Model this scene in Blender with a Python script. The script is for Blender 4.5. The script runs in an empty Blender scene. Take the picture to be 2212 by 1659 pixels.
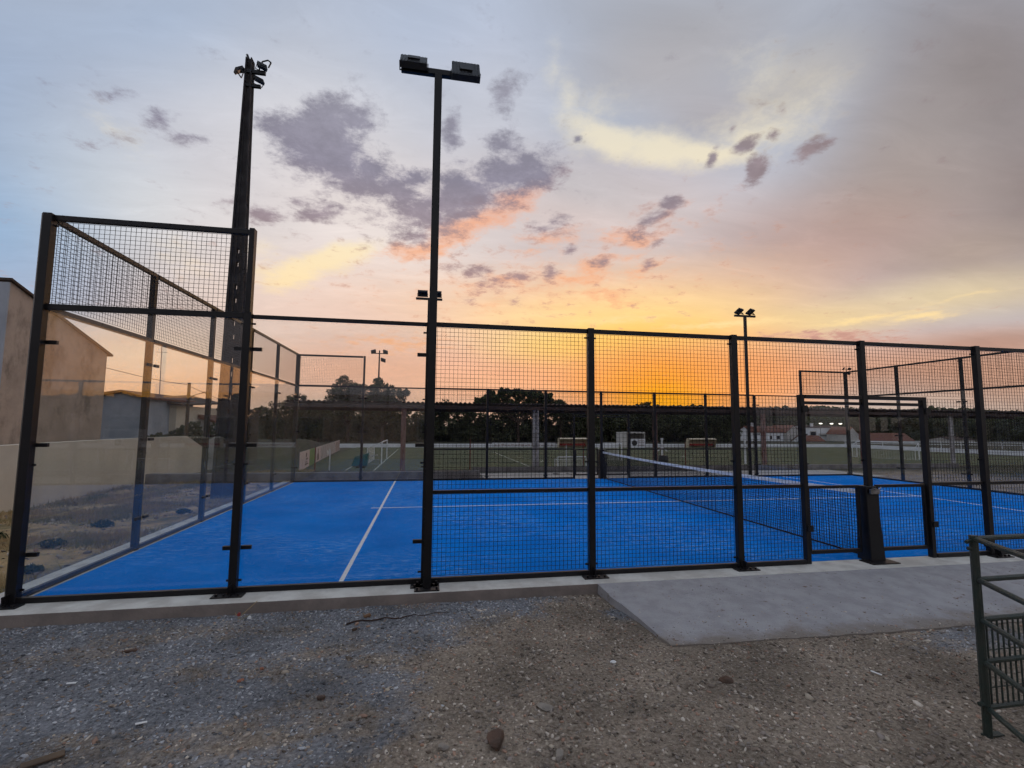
import bpy, bmesh, math, random
import numpy as np
from mathutils import Vector, Matrix, noise as mnoise

random.seed(7); np.random.seed(7)
scene = bpy.context.scene
COL = scene.collection
R_ = math.radians

# ------------------------------------------------------------------ camera
cam_d = bpy.data.cameras.new('camera'); cam = bpy.data.objects.new('camera', cam_d); COL.objects.link(cam)
CAM = Vector((3.974, -5.684, 1.785))
YAW, PITCH, ROLL = .1787, .0877, .0078
Fd = Vector((math.sin(YAW)*math.cos(PITCH), math.cos(YAW)*math.cos(PITCH), math.sin(PITCH)))
Rt = Vector((math.cos(YAW), -math.sin(YAW), 0)); Up = Rt.cross(Fd)
R2 = Rt*math.cos(ROLL)+Up*math.sin(ROLL); U2 = Up*math.cos(ROLL)-Rt*math.sin(ROLL)
m = Matrix((R2, U2, -Fd)).transposed().to_4x4(); m.translation = CAM
cam.matrix_world = m
cam_d.sensor_width = 36; cam_d.lens = 36*1027/2212
cam_d.clip_start = .05; cam_d.clip_end = 3000
scene.camera = cam

scene.render.engine = 'CYCLES'
scene.cycles.use_denoising = True
scene.cycles.use_adaptive_sampling = True; scene.cycles.adaptive_threshold = .03; scene.cycles.adaptive_min_samples = 8
scene.cycles.max_bounces = 5; scene.cycles.transparent_max_bounces = 40
scene.cycles.diffuse_bounces = 2; scene.cycles.glossy_bounces = 3
scene.view_settings.view_transform = 'Standard'; scene.view_settings.look = 'None'
scene.view_settings.gamma = 1; scene.view_settings.exposure = 0; scene.view_settings.use_curve_mapping = False

# ------------------------------------------------------------------ world: dusk sky, clouds as soft patches in azimuth / elevation (degrees)
SOFT=[(-37.91,16.1,17.74,13.87,-135.7,0.2542,0.4125,0.6172,0.8),(-35.94,11.31,9.39,7.45,-153.4,0.2307,0.3916,0.6038,0.45),(-41.24,26.07,15.08,10.22,-119.4,0.2623,0.3613,0.5271,0.6),
(-29.04,34.55,16.36,7.18,-154.7,0.3419,0.4342,0.5906,0.6),(3.59,40.56,24.82,7.34,-176.3,0.4125,0.4793,0.6172,0.7),(-27.89,19.31,14.6,9.92,158.1,0.5906,0.6172,0.6445,0.8),
(-18.35,14.42,15.64,9.23,154.2,0.6867,0.6308,0.6172,0.7),(-15.55,31.15,22.56,10.37,-165.1,0.6172,0.6172,0.6584,0.75),(-5.91,20.9,28.51,17.01,179.3,0.7913,0.7011,0.6584,0.92),
(7.26,34.83,15.3,10.91,-177.6,0.5647,0.5647,0.6172,0.6),(21.15,24.0,29.13,10.74,171.6,0.6724,0.5395,0.491,0.75),(18.36,27.54,17.1,4.25,164.8,0.4564,0.4452,0.4678,0.6),
(32.34,39.81,27.29,7.95,168.2,0.3515,0.3515,0.3813,0.8),(28.0,36.87,17.64,5.84,177.0,0.4125,0.3916,0.402,0.7),(34.08,32.25,11.94,4.44,171.3,0.402,0.3663,0.3712,0.7),
(57.48,29.64,18.08,11.7,136.8,0.2307,0.2016,0.2016,0.9),(59.39,18.57,12.63,9.68,119.2,0.2232,0.1746,0.162,0.8),(50.88,24.73,12.3,11.06,120.5,0.314,0.2623,0.2384,0.75),
(48.84,19.71,13.93,7.99,160.8,0.3515,0.2623,0.2232,0.7),(42.89,32.89,8.57,4.85,-175.3,0.4793,0.4233,0.3515,0.6),(43.0,17.91,17.37,7.52,168.0,0.4678,0.314,0.2705,0.8),
(55.04,14.58,8.69,4.3,175.9,0.3916,0.2961,0.2307,0.6),(34.45,14.35,19.99,5.94,173.9,0.6105,0.402,0.305,0.7),(4.2,12.1,50.43,10.93,-178.3,0.8714,0.5776,0.4125,0.8),
(12.7,5.57,39.16,8.36,-179.8,0.9734,0.4342,0.1946,0.75),(-8.61,9.34,21.27,7.87,-176.2,0.7454,0.5271,0.4452,0.6),(-8.5,6.18,20.16,4.75,-177.4,0.8388,0.4342,0.2705,0.7),
(-28.11,5.84,18.06,5.69,-174.7,0.9047,0.6445,0.4564,0.85),(-27.9,2.34,20.75,4.39,-177.6,0.9216,0.4793,0.2623,0.8),(18.85,14.57,31.08,6.45,-177.9,0.9216,0.5906,0.314,0.75),
(53.38,11.72,12.77,3.04,177.7,0.6867,0.552,0.3515,0.9),(44.68,10.83,11.59,2.29,177.9,0.7605,0.5776,0.3419,0.8),(51.49,5.74,22.3,4.62,175.5,0.6724,0.3325,0.2016,0.8),
(56.04,7.33,8.26,1.95,178.8,0.4125,0.2384,0.1812,0.8),(58.45,3.67,9.97,3.73,176.6,0.5149,0.2705,0.1746,0.7),(25.33,11.12,28.47,6.4,179.5,1.0,0.6867,0.2232,0.9),
(21.02,9.91,17.96,3.27,-177.4,1.0,0.6867,0.162,0.7),(27.84,6.49,21.94,7.97,178.3,1.0,0.3712,0.0762,0.92),(28.81,3.82,16.58,5.82,179.2,1.0,0.3515,0.0176,0.95),
(27.76,2.24,8.11,3.72,180.0,1.0,0.4125,0.0052,0.9),(37.83,5.13,10.57,6.43,177.7,0.9216,0.3515,0.1221,0.6)]
CREAM=[(15.2,38.44,3.49,1.54,83.6,0.5),(16.96,35.97,3.37,1.7,107.1,0.6),(16.37,34.34,2.55,2.32,102.3,0.5),
(21.27,34.03,4.34,3.3,175.2,0.5),(18.39,32.52,2.89,2.17,172.6,0.6),(22.37,31.88,5.87,1.75,158.6,1.2),
(27.82,30.22,6.77,1.72,164.4,1.2),(32.97,29.05,6.35,1.27,167.5,1.2),(37.83,29.84,6.89,2.48,174.6,0.7),
(41.5,30.97,5.96,2.55,-168.9,0.5),(38.96,34.32,3.31,2.82,-149.9,0.45),(38.15,36.74,4.13,1.47,174.9,0.35),
(-14.78,16.37,3.41,1.6,-153.1,1.2),(-10.98,18.34,5.11,1.26,-159.3,1.3),(-17.06,15.57,2.69,1.07,178.1,0.8),
(-18.54,18.19,2.7,1.83,-164.5,0.45),(-31.17,25.87,3.7,1.61,144.6,0.35),(-25.06,16.07,4.55,2.06,148.9,0.35),
(46.57,10.6,5.15,0.36,-177.3,0.8),(51.41,10.3,2.25,0.42,179.5,1.0),(34.36,11.35,7.54,0.4,179.8,0.8),
(54.27,11.56,3.83,0.32,-178.1,0.5),(12.1,13.31,6.23,0.66,-177.1,0.6),(22.68,12.56,8.1,0.54,-179.3,0.6)]
SALMON=[(14.36,17.08,21.56,4.26,-178.0,0.42),(25.49,21.2,8.36,3.57,-167.2,0.35),(-3.43,10.16,12.82,1.61,-177.1,0.3),
(4.57,23.18,7.35,1.72,-156.7,1.25),(9.71,26.28,5.09,1.19,-159.5,0.9),(0.1,20.66,5.04,1.01,-167.1,1.2),
(14.34,28.39,2.87,1.23,-174.5,0.5),(3.46,21.61,3.39,1.13,-158.0,0.9),(14.35,22.28,4.3,1.12,178.8,0.75),
(12.64,20.51,2.58,0.62,179.6,0.6),(24.97,21.99,4.54,0.9,-175.8,0.9),(28.71,23.32,2.0,0.9,-164.6,0.7),
(21.1,18.96,4.36,0.94,-169.0,1.0),(25.97,18.14,2.34,0.83,-165.4,0.9),(18.31,17.52,4.46,0.95,-174.5,0.9),
(9.8,17.09,5.12,0.96,-168.3,0.9),(5.25,16.46,3.4,0.85,-178.2,0.6),(21.62,15.27,4.39,0.84,171.6,0.8),
(-5.01,9.81,4.74,0.64,-176.9,0.8),(-1.26,9.45,4.88,0.76,-177.7,0.7),(7.55,14.36,3.97,0.87,-178.9,0.5),
(-9.13,9.57,2.01,0.52,-176.1,0.4),(30.65,18.72,1.52,0.49,173.4,0.3)]
DARK=[(11.51,17.09,19.4,4.27,176.3,0.12),(22.78,21.41,10.71,4.63,-166.6,0.1),(1.81,19.47,8.99,3.1,-176.7,0.15),
(-18.76,22.27,10.58,2.71,-178.0,0.1),(-31.23,26.6,8.36,3.44,-179.8,0.0),(-13.09,31.05,5.3,2.11,-164.4,1.35),
(-9.3,32.28,3.09,1.97,-165.9,1.2),(-11.46,29.0,4.53,2.19,-175.5,1.3),(-11.68,28.31,5.45,2.95,-178.8,1.25),
(-7.77,27.81,3.81,2.36,172.8,1.0),(-9.28,26.22,4.01,1.61,172.1,0.8),(-3.93,26.2,4.83,1.92,174.5,1.0),
(-2.33,27.77,2.79,1.2,-173.5,0.9),(-0.54,23.87,5.54,2.18,176.5,1.1),(4.51,26.37,6.26,2.43,-161.5,1.15),
(9.69,28.66,5.71,2.01,-164.3,1.2),(13.18,29.02,3.48,1.59,171.9,1.0),(-1.59,21.8,3.32,1.4,-174.9,0.8),
(1.67,25.49,5.11,2.42,-175.6,1.0),(-15.46,29.51,1.96,0.98,-165.0,0.8),(9.12,36.32,2.15,1.68,-157.7,1.0),
(2.5,33.32,1.28,1.19,-159.9,0.9),(2.66,31.68,1.39,1.06,-173.1,0.8),(3.86,29.63,2.54,0.73,-176.8,0.6),
(8.78,31.48,3.22,0.98,-179.0,0.8),(-27.68,27.82,1.46,1.08,-166.4,0.75),(-25.96,26.89,1.91,0.63,-173.5,0.65),
(-31.69,28.19,2.12,0.87,-155.6,0.5),(-31.75,24.72,1.9,0.64,-158.7,0.5),(-34.56,27.82,2.27,0.64,-155.7,0.35),
(-18.06,21.74,2.41,1.02,174.0,0.9),(-14.9,23.56,1.64,0.72,-168.1,0.8),(-12.66,22.68,3.02,1.19,-162.7,0.95),
(-21.82,22.41,1.46,0.51,-165.8,0.6),(-6.96,20.79,2.11,0.79,-173.1,0.4),(-10.16,22.82,3.08,1.04,-171.3,0.7),
(38.62,26.73,1.69,0.96,46.5,1.25),(37.42,28.89,1.44,0.65,19.6,1.1),(33.94,28.41,0.92,0.56,50.2,1.1),
(36.21,30.6,0.64,0.49,44.6,0.8),(43.42,26.95,1.62,0.7,12.5,1.0),(45.08,27.32,0.99,0.37,3.0,0.7),
(34.71,29.43,0.58,0.5,89.7,0.8),(40.0,29.26,0.57,0.46,142.8,0.7),(41.07,31.16,0.8,0.65,47.0,0.5),
(18.1,32.1,0.58,0.35,175.0,0.7),(14.63,23.29,2.97,0.91,-176.3,0.8),(12.63,21.8,1.38,0.61,179.4,0.5),
(29.36,24.39,1.14,0.94,139.2,1.0),(27.67,23.44,2.24,0.7,-166.3,0.9),(26.05,22.39,3.18,0.69,-178.2,0.6),
(17.2,20.68,0.74,0.67,170.2,0.8),(21.66,19.19,1.86,0.67,-174.4,0.75),(26.51,18.5,1.01,0.74,-148.0,0.8),
(14.92,18.13,1.02,0.95,172.6,0.75),(5.8,17.8,3.4,1.06,172.6,0.7),(7.52,16.52,2.85,0.86,-178.8,0.6),
(10.94,17.63,2.51,0.85,-179.8,0.8),(2.96,18.23,2.25,0.84,-177.2,0.5),(5.28,14.85,1.24,0.65,-178.1,0.6),
(10.39,14.67,1.36,1.08,-179.8,0.5),(27.35,21.03,1.54,0.51,-167.0,0.6),(43.84,9.44,5.9,0.51,176.7,0.9),
(48.28,8.76,2.84,0.3,168.8,0.6)]


def lin(r, g, b):
    f = lambda c: ((c/255+.055)/1.055)**2.4 if c > 10 else c/255/12.92
    return (f(r), f(g), f(b), 1)

class NT:
    """small helper to write node trees as expressions"""
    def __init__(s, tree): s.t = tree; s.n = tree.nodes; s.l = tree.links
    def put(s, node, k, v):
        if v is None: return
        if isinstance(v, bpy.types.NodeSocket): s.l.new(v, node.inputs[k])
        else: node.inputs[k].default_value = v
    def math(s, op, a, b=None, c=None, clamp=False):
        n = s.n.new('ShaderNodeMath'); n.operation = op; n.use_clamp = clamp
        s.put(n, 0, a); s.put(n, 1, b); s.put(n, 2, c); return n.outputs[0]
    def vmath(s, op, a, b=None, scale=None):
        n = s.n.new('ShaderNodeVectorMath'); n.operation = op
        s.put(n, 0, a); s.put(n, 1, b)
        if scale is not None: s.put(n, 'Scale', scale)
        return n.outputs['Value'] if op in ('LENGTH', 'DOT_PRODUCT', 'DISTANCE') else n.outputs[0]
    def mix(s, f, a, b, mode='MIX'):
        n = s.n.new('ShaderNodeMix'); n.data_type = 'RGBA'; n.blend_type = mode
        s.put(n, 0, f); s.put(n, 6, a); s.put(n, 7, b); return n.outputs[2]
    def mapr(s, v, a, b, c=0., d=1., smooth=True):
        n = s.n.new('ShaderNodeMapRange'); n.interpolation_type = 'SMOOTHSTEP' if smooth else 'LINEAR'
        s.put(n, 0, v); s.put(n, 1, a); s.put(n, 2, b); s.put(n, 3, c); s.put(n, 4, d); return n.outputs[0]
    def noise(s, vec, scale, detail=2, rough=.5, dist=0., color=False, dim='3D'):
        n = s.n.new('ShaderNodeTexNoise'); n.noise_dimensions = dim
        if vec is not None: s.put(n, 'Vector', vec)
        s.put(n, 'Scale', scale); s.put(n, 'Detail', detail); s.put(n, 'Roughness', rough); s.put(n, 'Distortion', dist)
        return n.outputs['Color'] if color else n.outputs['Fac']
    def mapping(s, vec, loc=(0, 0, 0), rot=(0, 0, 0), scale=(1, 1, 1), typ='POINT'):
        n = s.n.new('ShaderNodeMapping'); n.vector_type = typ
        s.put(n, 'Vector', vec); s.put(n, 'Location', loc); s.put(n, 'Rotation', rot); s.put(n, 'Scale', scale); return n.outputs[0]
    def sep(s, v):
        n = s.n.new('ShaderNodeSeparateXYZ'); s.put(n, 0, v); return n.outputs
    def comb(s, x=0., y=0., z=0.):
        n = s.n.new('ShaderNodeCombineXYZ'); s.put(n, 0, x); s.put(n, 1, y); s.put(n, 2, z); return n.outputs[0]
    def ramp(s, f, stops, interp='LINEAR'):
        n = s.n.new('ShaderNodeValToRGB'); r = n.color_ramp; r.interpolation = interp
        while len(r.elements) < len(stops): r.elements.new(.5)
        for e, (p, c) in zip(r.elements, stops): e.position = p; e.color = c
        s.put(n, 0, f); return n.outputs[0]

world = bpy.data.worlds.new('World'); scene.world = world; world.use_nodes = True
w = NT(world.node_tree); w.n.clear()
SUN_AZ, SUN_EL = 28.7, 1.0
gen = w.n.new('ShaderNodeTexCoord').outputs['Generated']
d = w.vmath('NORMALIZE', gen); dx, dy, dz = w.sep(d)
az = w.math('MULTIPLY', w.math('ARCTAN2', dx, dy), 57.29578)
el = w.math('MULTIPLY', w.math('ARCSINE', dz), 57.29578)
P = w.comb(az, el, 1.)
def ell(coord, a, e, ra, re, rot):   # distance from an elliptic patch centre, 1 at its rim
    c, s_ = math.cos(R_(rot)), math.sin(R_(rot))
    u = w.vmath('DOT_PRODUCT', coord, (c/ra, s_/ra, -(c*a+s_*e)/ra)); v = w.vmath('DOT_PRODUCT', coord, (-s_/re, c/re, (s_*a-c*e)/re))
    return w.math('SQRT', w.math('MULTIPLY_ADD', u, u, w.math('MULTIPLY', v, v)))
sky = w.n.new('ShaderNodeTexSky'); sky.sky_type = 'NISHITA'; sky.sun_disc = False
sky.sun_elevation = R_(SUN_EL); sky.sun_rotation = R_(SUN_AZ)
# high veil of cloud over the clear sky
base = w.ramp(w.math('DIVIDE', el, 90.), [(0, lin(196, 180, 170)), (.12, lin(196, 186, 188)), (.35, lin(180, 188, 204)), (1, lin(168, 180, 200))])
base = w.mix(.12, base, w.vmath('SCALE', sky.outputs[0], None, .1))
back = w.mapr(w.vmath('DOT_PRODUCT', d, (math.sin(R_(SUN_AZ)), math.cos(R_(SUN_AZ)), 0.)), -.75, .25, 1., 0.)
base = w.mix(w.math('MULTIPLY', back, w.mapr(el, 2., 24., .8, 0.)), base, lin(128, 124, 136))
inv = w.math('DIVIDE', 1., w.math('ADD', w.math('MAXIMUM', dz, 0.), .15))
q = w.vmath('MULTIPLY', d, w.comb(inv, inv, 0.))
def serial(P, dep):   # makes the next patch wait for this one, so that Cycles evaluates them one after the other
    n = w.n.new('ShaderNodeVectorMath'); n.operation = 'MULTIPLY_ADD'
    w.put(n, 0, dep); w.put(n, 1, (0, 0, 0)); w.put(n, 2, P); return n.outputs[0]
col = base
for i, (a, e, ra, re, rot, r, g, b, s) in enumerate(SOFT):
    if i % 4 == 3: P = serial(P, col)
    k = ell(P, a, e, ra, re, rot)
    col = w.mix(w.mapr(k, 1., .0, 0., s), col, (r, g, b, 1))
# faint mottling of the veil
veil = w.noise(q, 2.2, 5, .55, .6)
col = w.mix(w.mapr(veil, .35, .75, 0., .16), col, w.vmath('SCALE', col, None, 1.28))
wisp = w.noise(w.mapping(q, rot=(0, 0, .6), scale=(1, 2.6, 1)), 3.4, 7, .66, .8)
col = w.mix(w.mapr(wisp, .46, .74, 0., .22), col, w.vmath('SCALE', col, None, 1.32))
col = w.mix(w.mapr(wisp, .5, .28, 0., .16), col, w.vmath('SCALE', col, None, .72))
# warped coordinates for cloud edges
wn = w.noise(q, 5., 5, .6, 0., color=True)
Pw = w.vmath('ADD', P, w.vmath('MULTIPLY', w.vmath('SUBTRACT', wn, (.5, .5, .5)), (6., 4.5, 0.)))
fb = w.noise(w.vmath('ADD', q, (3.1, 1.7, .4)), 12., 8, .68, .15)
def density(lst, coord):
    D = None
    for i, (a, e, ra, re, rot, s) in enumerate(lst):
        if D is not None and i % 4 == 3: coord = serial(coord, D)
        k = ell(coord, a, e, ra, re, rot)
        k = w.math('MULTIPLY_ADD', k, -s*.62, s)
        D = k if D is None else w.math('MAXIMUM', D, k)
    return D
Pw1 = w.vmath('ADD', P, w.vmath('MULTIPLY', w.vmath('SUBTRACT', wn, (.5, .5, .5)), (3.0, 2.0, 0.)))
Dc = density(CREAM, Pw1)
ac = w.mapr(w.math('ADD', Dc, w.math('MULTIPLY', w.math('SUBTRACT', fb, .5), .9)), .12, .95, 0., .8)
col = w.mix(ac, col, w.ramp(w.math('DIVIDE', el, 45.), [(0, lin(255, 214, 130)), (.25, lin(254, 222, 160)), (.5, lin(244, 228, 190)), (1, lin(216, 214, 204))]))
Ds = density(SALMON, Pw)
as_ = w.mapr(w.math('ADD', Ds, w.math('MULTIPLY', w.math('SUBTRACT', fb, .5), 1.8)), .14, 1.0, 0., .9)
col = w.mix(as_, col, w.ramp(w.math('DIVIDE', el, 30.), [(0, lin(250, 176, 110)), (.5, lin(244, 178, 134)), (1, lin(226, 166, 142))]))
Dd = w.math('MAXIMUM', density([b_ for b_ in DARK if max(b_[2:4]) >= 2.6], Pw), density([b_ for b_ in DARK if max(b_[2:4]) < 2.6], Pw1))
t = w.math('ADD', Dd, w.math('MULTIPLY', w.math('SUBTRACT', fb, .5), 2.1))
ad = w.mapr(t, .14, .84, 0., .93)
dcol = w.ramp(w.math('DIVIDE', el, 40.), [(0, lin(205, 150, 122)), (.28, lin(192, 146, 134)), (.48, lin(150, 130, 134)), (.7, lin(126, 122, 138)), (1, lin(138, 138, 150))])
dcol = w.mix(w.math('MULTIPLY', w.mapr(az, 20., 45., 0., .7), w.mapr(el, 10., 20., 0., 1.)), dcol, lin(140, 120, 118))
dcol = w.mix(w.mapr(fb, .35, .65, .35, 0.), dcol, w.vmath('SCALE', dcol, None, 1.7))
col = w.mix(ad, col, dcol)
# below the horizon: earth-coloured
col = w.mix(w.mapr(el, -.5, -3., 0., 1.), col, (.09, .08, .075, 1))
bg = w.n.new('ShaderNodeBackground'); w.put(bg, 'Color', col); bg.inputs['Strength'].default_value = 1.09
out = w.n.new('ShaderNodeOutputWorld'); w.l.new(bg.outputs[0], out.inputs['Surface'])
world.cycles.sampling_method = 'NONE'

# ------------------------------------------------------------------ sun, just above the horizon behind thin cloud
sd = bpy.data.lights.new('sun', 'SUN'); so = bpy.data.objects.new('sun', sd); COL.objects.link(so)
sd.energy = .05; sd.angle = R_(40); sd.color = (1, .55, .28)
sdir = Vector((math.sin(R_(SUN_AZ))*math.cos(R_(3)), math.cos(R_(SUN_AZ))*math.cos(R_(3)), math.sin(R_(3))))
so.rotation_euler = sdir.to_track_quat('Z', 'Y').to_euler(); so.location = (20, 30, 20)

# ------------------------------------------------------------------ helpers
def vnoise(x, y, seed=0):
    x = np.asarray(x, float); y = np.asarray(y, float)
    xi = np.floor(x).astype(np.int64); yi = np.floor(y).astype(np.int64); fx = x-xi; fy = y-yi
    def h(a, b):
        n = (a*374761393+b*668265263+seed*1442695041) & 0x7fffffff
        n = ((n ^ (n >> 13))*1274126177) & 0x7fffffff
        return ((n ^ (n >> 16)) & 0xffff)/65535.
    fx = fx*fx*(3-2*fx); fy = fy*fy*(3-2*fy)
    return (h(xi, yi)*(1-fx)+h(xi+1, yi)*fx)*(1-fy)+(h(xi, yi+1)*(1-fx)+h(xi+1, yi+1)*fx)*fy
def fbm(x, y, octv=4, seed=0):
    s = 0; a = .5
    for i in range(octv):
        s = s+a*vnoise(x*2**i+i*17.3, y*2**i-i*9.1, seed+i); a *= .5
    return s
def sstep(a, b, x):
    t = np.clip((np.asarray(x, float)-a)/(b-a), 0, 1); return t*t*(3-2*t)

def pm(name, c1, c2=None, rough=.6, metal=0., scale=6., detail=5, lo=.35, hi=.65, bump=0., bscale=60., spec=.5, stretch=None, coord='Object', extra=None):
    mt = bpy.data.materials.new(name); mt.use_nodes = True; t = NT(mt.node_tree); t.n.clear()
    o = t.n.new('ShaderNodeOutputMaterial'); b = t.n.new('ShaderNodeBsdfPrincipled'); t.l.new(b.outputs[0], o.inputs[0])
    tc = t.n.new('ShaderNodeTexCoord').outputs[coord]
    if stretch: tc = t.mapping(tc, scale=stretch)
    c = tuple(c1)+(1,)
    if c2 is not None:
        c = t.mix(t.mapr(t.noise(tc, scale, detail, .6), lo, hi), tuple(c1)+(1,), tuple(c2)+(1,))
    if extra: c = extra(t, tc, c)
    t.put(b, 'Base Color', c)
    b.inputs['Roughness'].default_value = rough; b.inputs['Metallic'].default_value = metal
    b.inputs['Specular IOR Level'].default_value = spec
    if bump:
        bn = t.n.new('ShaderNodeBump'); bn.inputs['Strength'].default_value = bump; bn.inputs['Distance'].default_value = .02
        t.put(bn, 'Height', t.noise(tc, bscale, 4, .6)); t.l.new(bn.outputs[0], b.inputs['Normal'])
    return mt

class MB:
    """collects geometry for ONE mesh object"""
    def __init__(s): s.v = []; s.f = []
    def add(s, vs, fs):
        n = len(s.v); s.v.extend(tuple(p) for p in vs); s.f.extend(tuple(i+n for i in f) for f in fs); return s
    def box(s, x0, x1, y0, y1, z0, z1):
        x0, x1 = min(x0, x1), max(x0, x1); y0, y1 = min(y0, y1), max(y0, y1); z0, z1 = min(z0, z1), max(z0, z1)
        return s.add([(x0,y0,z0),(x1,y0,z0),(x1,y1,z0),(x0,y1,z0),(x0,y0,z1),(x1,y0,z1),(x1,y1,z1),(x0,y1,z1)],
              [(0,3,2,1),(4,5,6,7),(0,1,5,4),(1,2,6,5),(2,3,7,6),(3,0,4,7)])
    def mbox(s, mat, x0, x1, y0, y1, z0, z1):
        t = MB().box(x0, x1, y0, y1, z0, z1); return s.add([mat @ Vector(p) for p in t.v], t.f)
    def bar(s, p0, p1, r, n=6, r1=None, caps=True):
        p0, p1 = Vector(p0), Vector(p1); dr = (p1-p0).normalized(); r1 = r if r1 is None else r1
        a = dr.orthogonal().normalized(); b = dr.cross(a); vs = []
        for p, rr in ((p0, r), (p1, r1)):
            for i in range(n):
                t = 2*math.pi*(i+.5)/n; vs.append(p+a*math.cos(t)*rr+b*math.sin(t)*rr)
        fs = [(i, (i+1) % n, n+(i+1) % n, n+i) for i in range(n)]
        if caps: fs += [tuple(reversed(range(n))), tuple(range(n, 2*n))]
        return s.add(vs, fs)
    def path(s, pts, r, n=6):
        for a, b in zip(pts[:-1], pts[1:]): s.bar(a, b, r, n)
        return s
    def prism(s, poly, axis, a, b):
        """poly of 2D points swept along axis ('x','y','z') from a to b"""
        n = len(poly)
        def P3(p, t): return {'x': (t, p[0], p[1]), 'y': (p[0], t, p[1]), 'z': (p[0], p[1], t)}[axis]
        return s.add([P3(p, a) for p in poly]+[P3(p, b) for p in poly],
                     [tuple(range(n)), tuple(reversed(range(n, 2*n)))]+[(i, n+i, n+(i+1) % n, (i+1) % n) for i in range(n)])
    def build(s, name, mat, parent=None, bevel=0, smooth=False):
        me = bpy.data.meshes.new(name)
        off = Vector((0, 0, 0))
        if parent is not None: off = wloc(parent)
        me.from_pydata([(p[0]-off.x, p[1]-off.y, p[2]-off.z) for p in s.v], [], s.f); me.update()
        bm = bmesh.new(); bm.from_mesh(me); bmesh.ops.recalc_face_normals(bm, faces=bm.faces)
        if bevel: bmesh.ops.bevel(bm, geom=bm.edges[:], offset=bevel, segments=1, affect='EDGES')
        bm.to_mesh(me); bm.free()
        if smooth:
            for p in me.polygons: p.use_smooth = True
        if mat: me.materials.append(mat)
        o = bpy.data.objects.new(name, me); COL.objects.link(o)
        if parent is not None: o.parent = parent
        return o
def wloc(o):
    v = Vector((0, 0, 0))
    while o is not None: v += o.location; o = o.parent
    return v
def fast_mesh(name, V, F, mat, parent=None, smooth=False):
    me = bpy.data.meshes.new(name); V = np.asarray(V, np.float32); F = np.asarray(F, np.int32)
    me.vertices.add(len(V)); me.vertices.foreach_set('co', V.ravel())
    k = F.shape[1]; me.loops.add(F.size); me.loops.foreach_set('vertex_index', F.ravel())
    me.polygons.add(len(F)); me.polygons.foreach_set('loop_start', np.arange(0, F.size, k, dtype=np.int32))
    me.polygons.foreach_set('loop_total', np.full(len(F), k, np.int32))
    if smooth: me.polygons.foreach_set('use_smooth', np.ones(len(F), bool))
    me.update(calc_edges=True); me.materials.append(mat)
    o = bpy.data.objects.new(name, me); COL.objects.link(o)
    if parent is not None: o.parent = parent
    return o
def tag(o, label=None, cat=None, group=None, kind=None):
    if label: o['label'] = label
    if cat: o['category'] = cat
    if group: o['group'] = group
    if kind: o['kind'] = kind
    return o
def thing(name, loc, label, cat, group=None):
    o = bpy.data.objects.new(name, None); COL.objects.link(o); o.location = loc; o.empty_display_size = .2
    return tag(o, label, cat, group)
def plab(o, label): o['label'] = label; return o
def copy_tree(o, parent=None):
    c = o.copy(); COL.objects.link(c); c.parent = parent
    for ch in list(o.children): copy_tree(ch, c)
    return c

# ------------------------------------------------------------------ materials
M = {}
M['steel'] = pm('black_powder_coat', (.006, .006, .007), (.011, .010, .011), .42, scale=3, bump=.05, bscale=300, spec=.32)
M['wire'] = pm('black_wire', (.008, .007, .008), None, .5, spec=.3)
M['alu'] = pm('worn_steel', (.35, .35, .36), (.2, .2, .2), .35, .9, scale=20)
def spots(t, tc, c):
    n = t.noise(tc, 2.3, 3, .5); s = t.noise(tc, 14, 4, .6)
    f = t.math('MULTIPLY', t.mapr(n, .52, .62), t.mapr(s, .60, .70))
    c = t.mix(f, c, (.13, .06, .025, 1))
    yy = t.sep(tc)[1]; dn = t.noise(tc, 3.5, 6, .65)
    return t.mix(t.mapr(t.math('ADD', yy, t.math('MULTIPLY', dn, .7)), -1.12, -1.42, 0., .8), c, (.20, .16, .12, 1))
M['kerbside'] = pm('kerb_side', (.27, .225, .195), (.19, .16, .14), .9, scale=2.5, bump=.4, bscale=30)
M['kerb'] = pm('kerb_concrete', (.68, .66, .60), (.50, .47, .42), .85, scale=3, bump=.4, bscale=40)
M['ramp'] = pm('ramp_concrete', (.38, .37, .375), (.31, .30, .305), .88, scale=5, bump=.6, bscale=45, extra=spots)
M['pave'] = pm('pale_paving', (.5, .47, .44), (.38, .36, .33), .85, scale=1.2, bump=.2)
M['tape'] = pm('white_net_tape', (.85, .86, .88), (.75, .77, .8), .7, scale=8)
M['netc'] = pm('black_net_cord', (.012, .012, .014), None, .8)
M['line'] = pm('white_court_line', (.82, .82, .81), (.68, .70, .72), .8, scale=14)
M['conc'] = pm('pole_concrete', (.05, .045, .045), (.028, .025, .025), .9, scale=3, bump=.3)
M['creamwall'] = pm('cream_render', (.70, .62, .50), (.58, .51, .41), .9, scale=.8, bump=.1, lo=.3, hi=.75)
def stain(t, tc, c):
    n = t.noise(t.mapping(tc, scale=(1, 1, .55)), 1.4, 7, .7); return t.mix(t.mapr(n, .45, .72, 0, .75), c, (.14, .115, .09, 1))
M['stained'] = pm('stained_concrete_wall', (.50, .39, .31), (.40, .315, .25), .9, scale=1.2, bump=.3, bscale=12, extra=stain)
M['bluegrey'] = pm('whitewash_and_blue_lit_render', (.40, .43, .48), (.31, .34, .39), .9, scale=.7, bump=.1)  # whitewash of the house; on the concrete building, painted blue sky light
M['white'] = pm('white_paint', (.72, .73, .75), (.58, .60, .63), .6, scale=2)
M['offwhite'] = pm('offwhite_render', (.52, .50, .47), (.40, .39, .37), .85, scale=.6)
M['whitewall'] = pm('white_perimeter_wall', (.80, .82, .85), (.66, .68, .72), .8, scale=.5)
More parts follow.
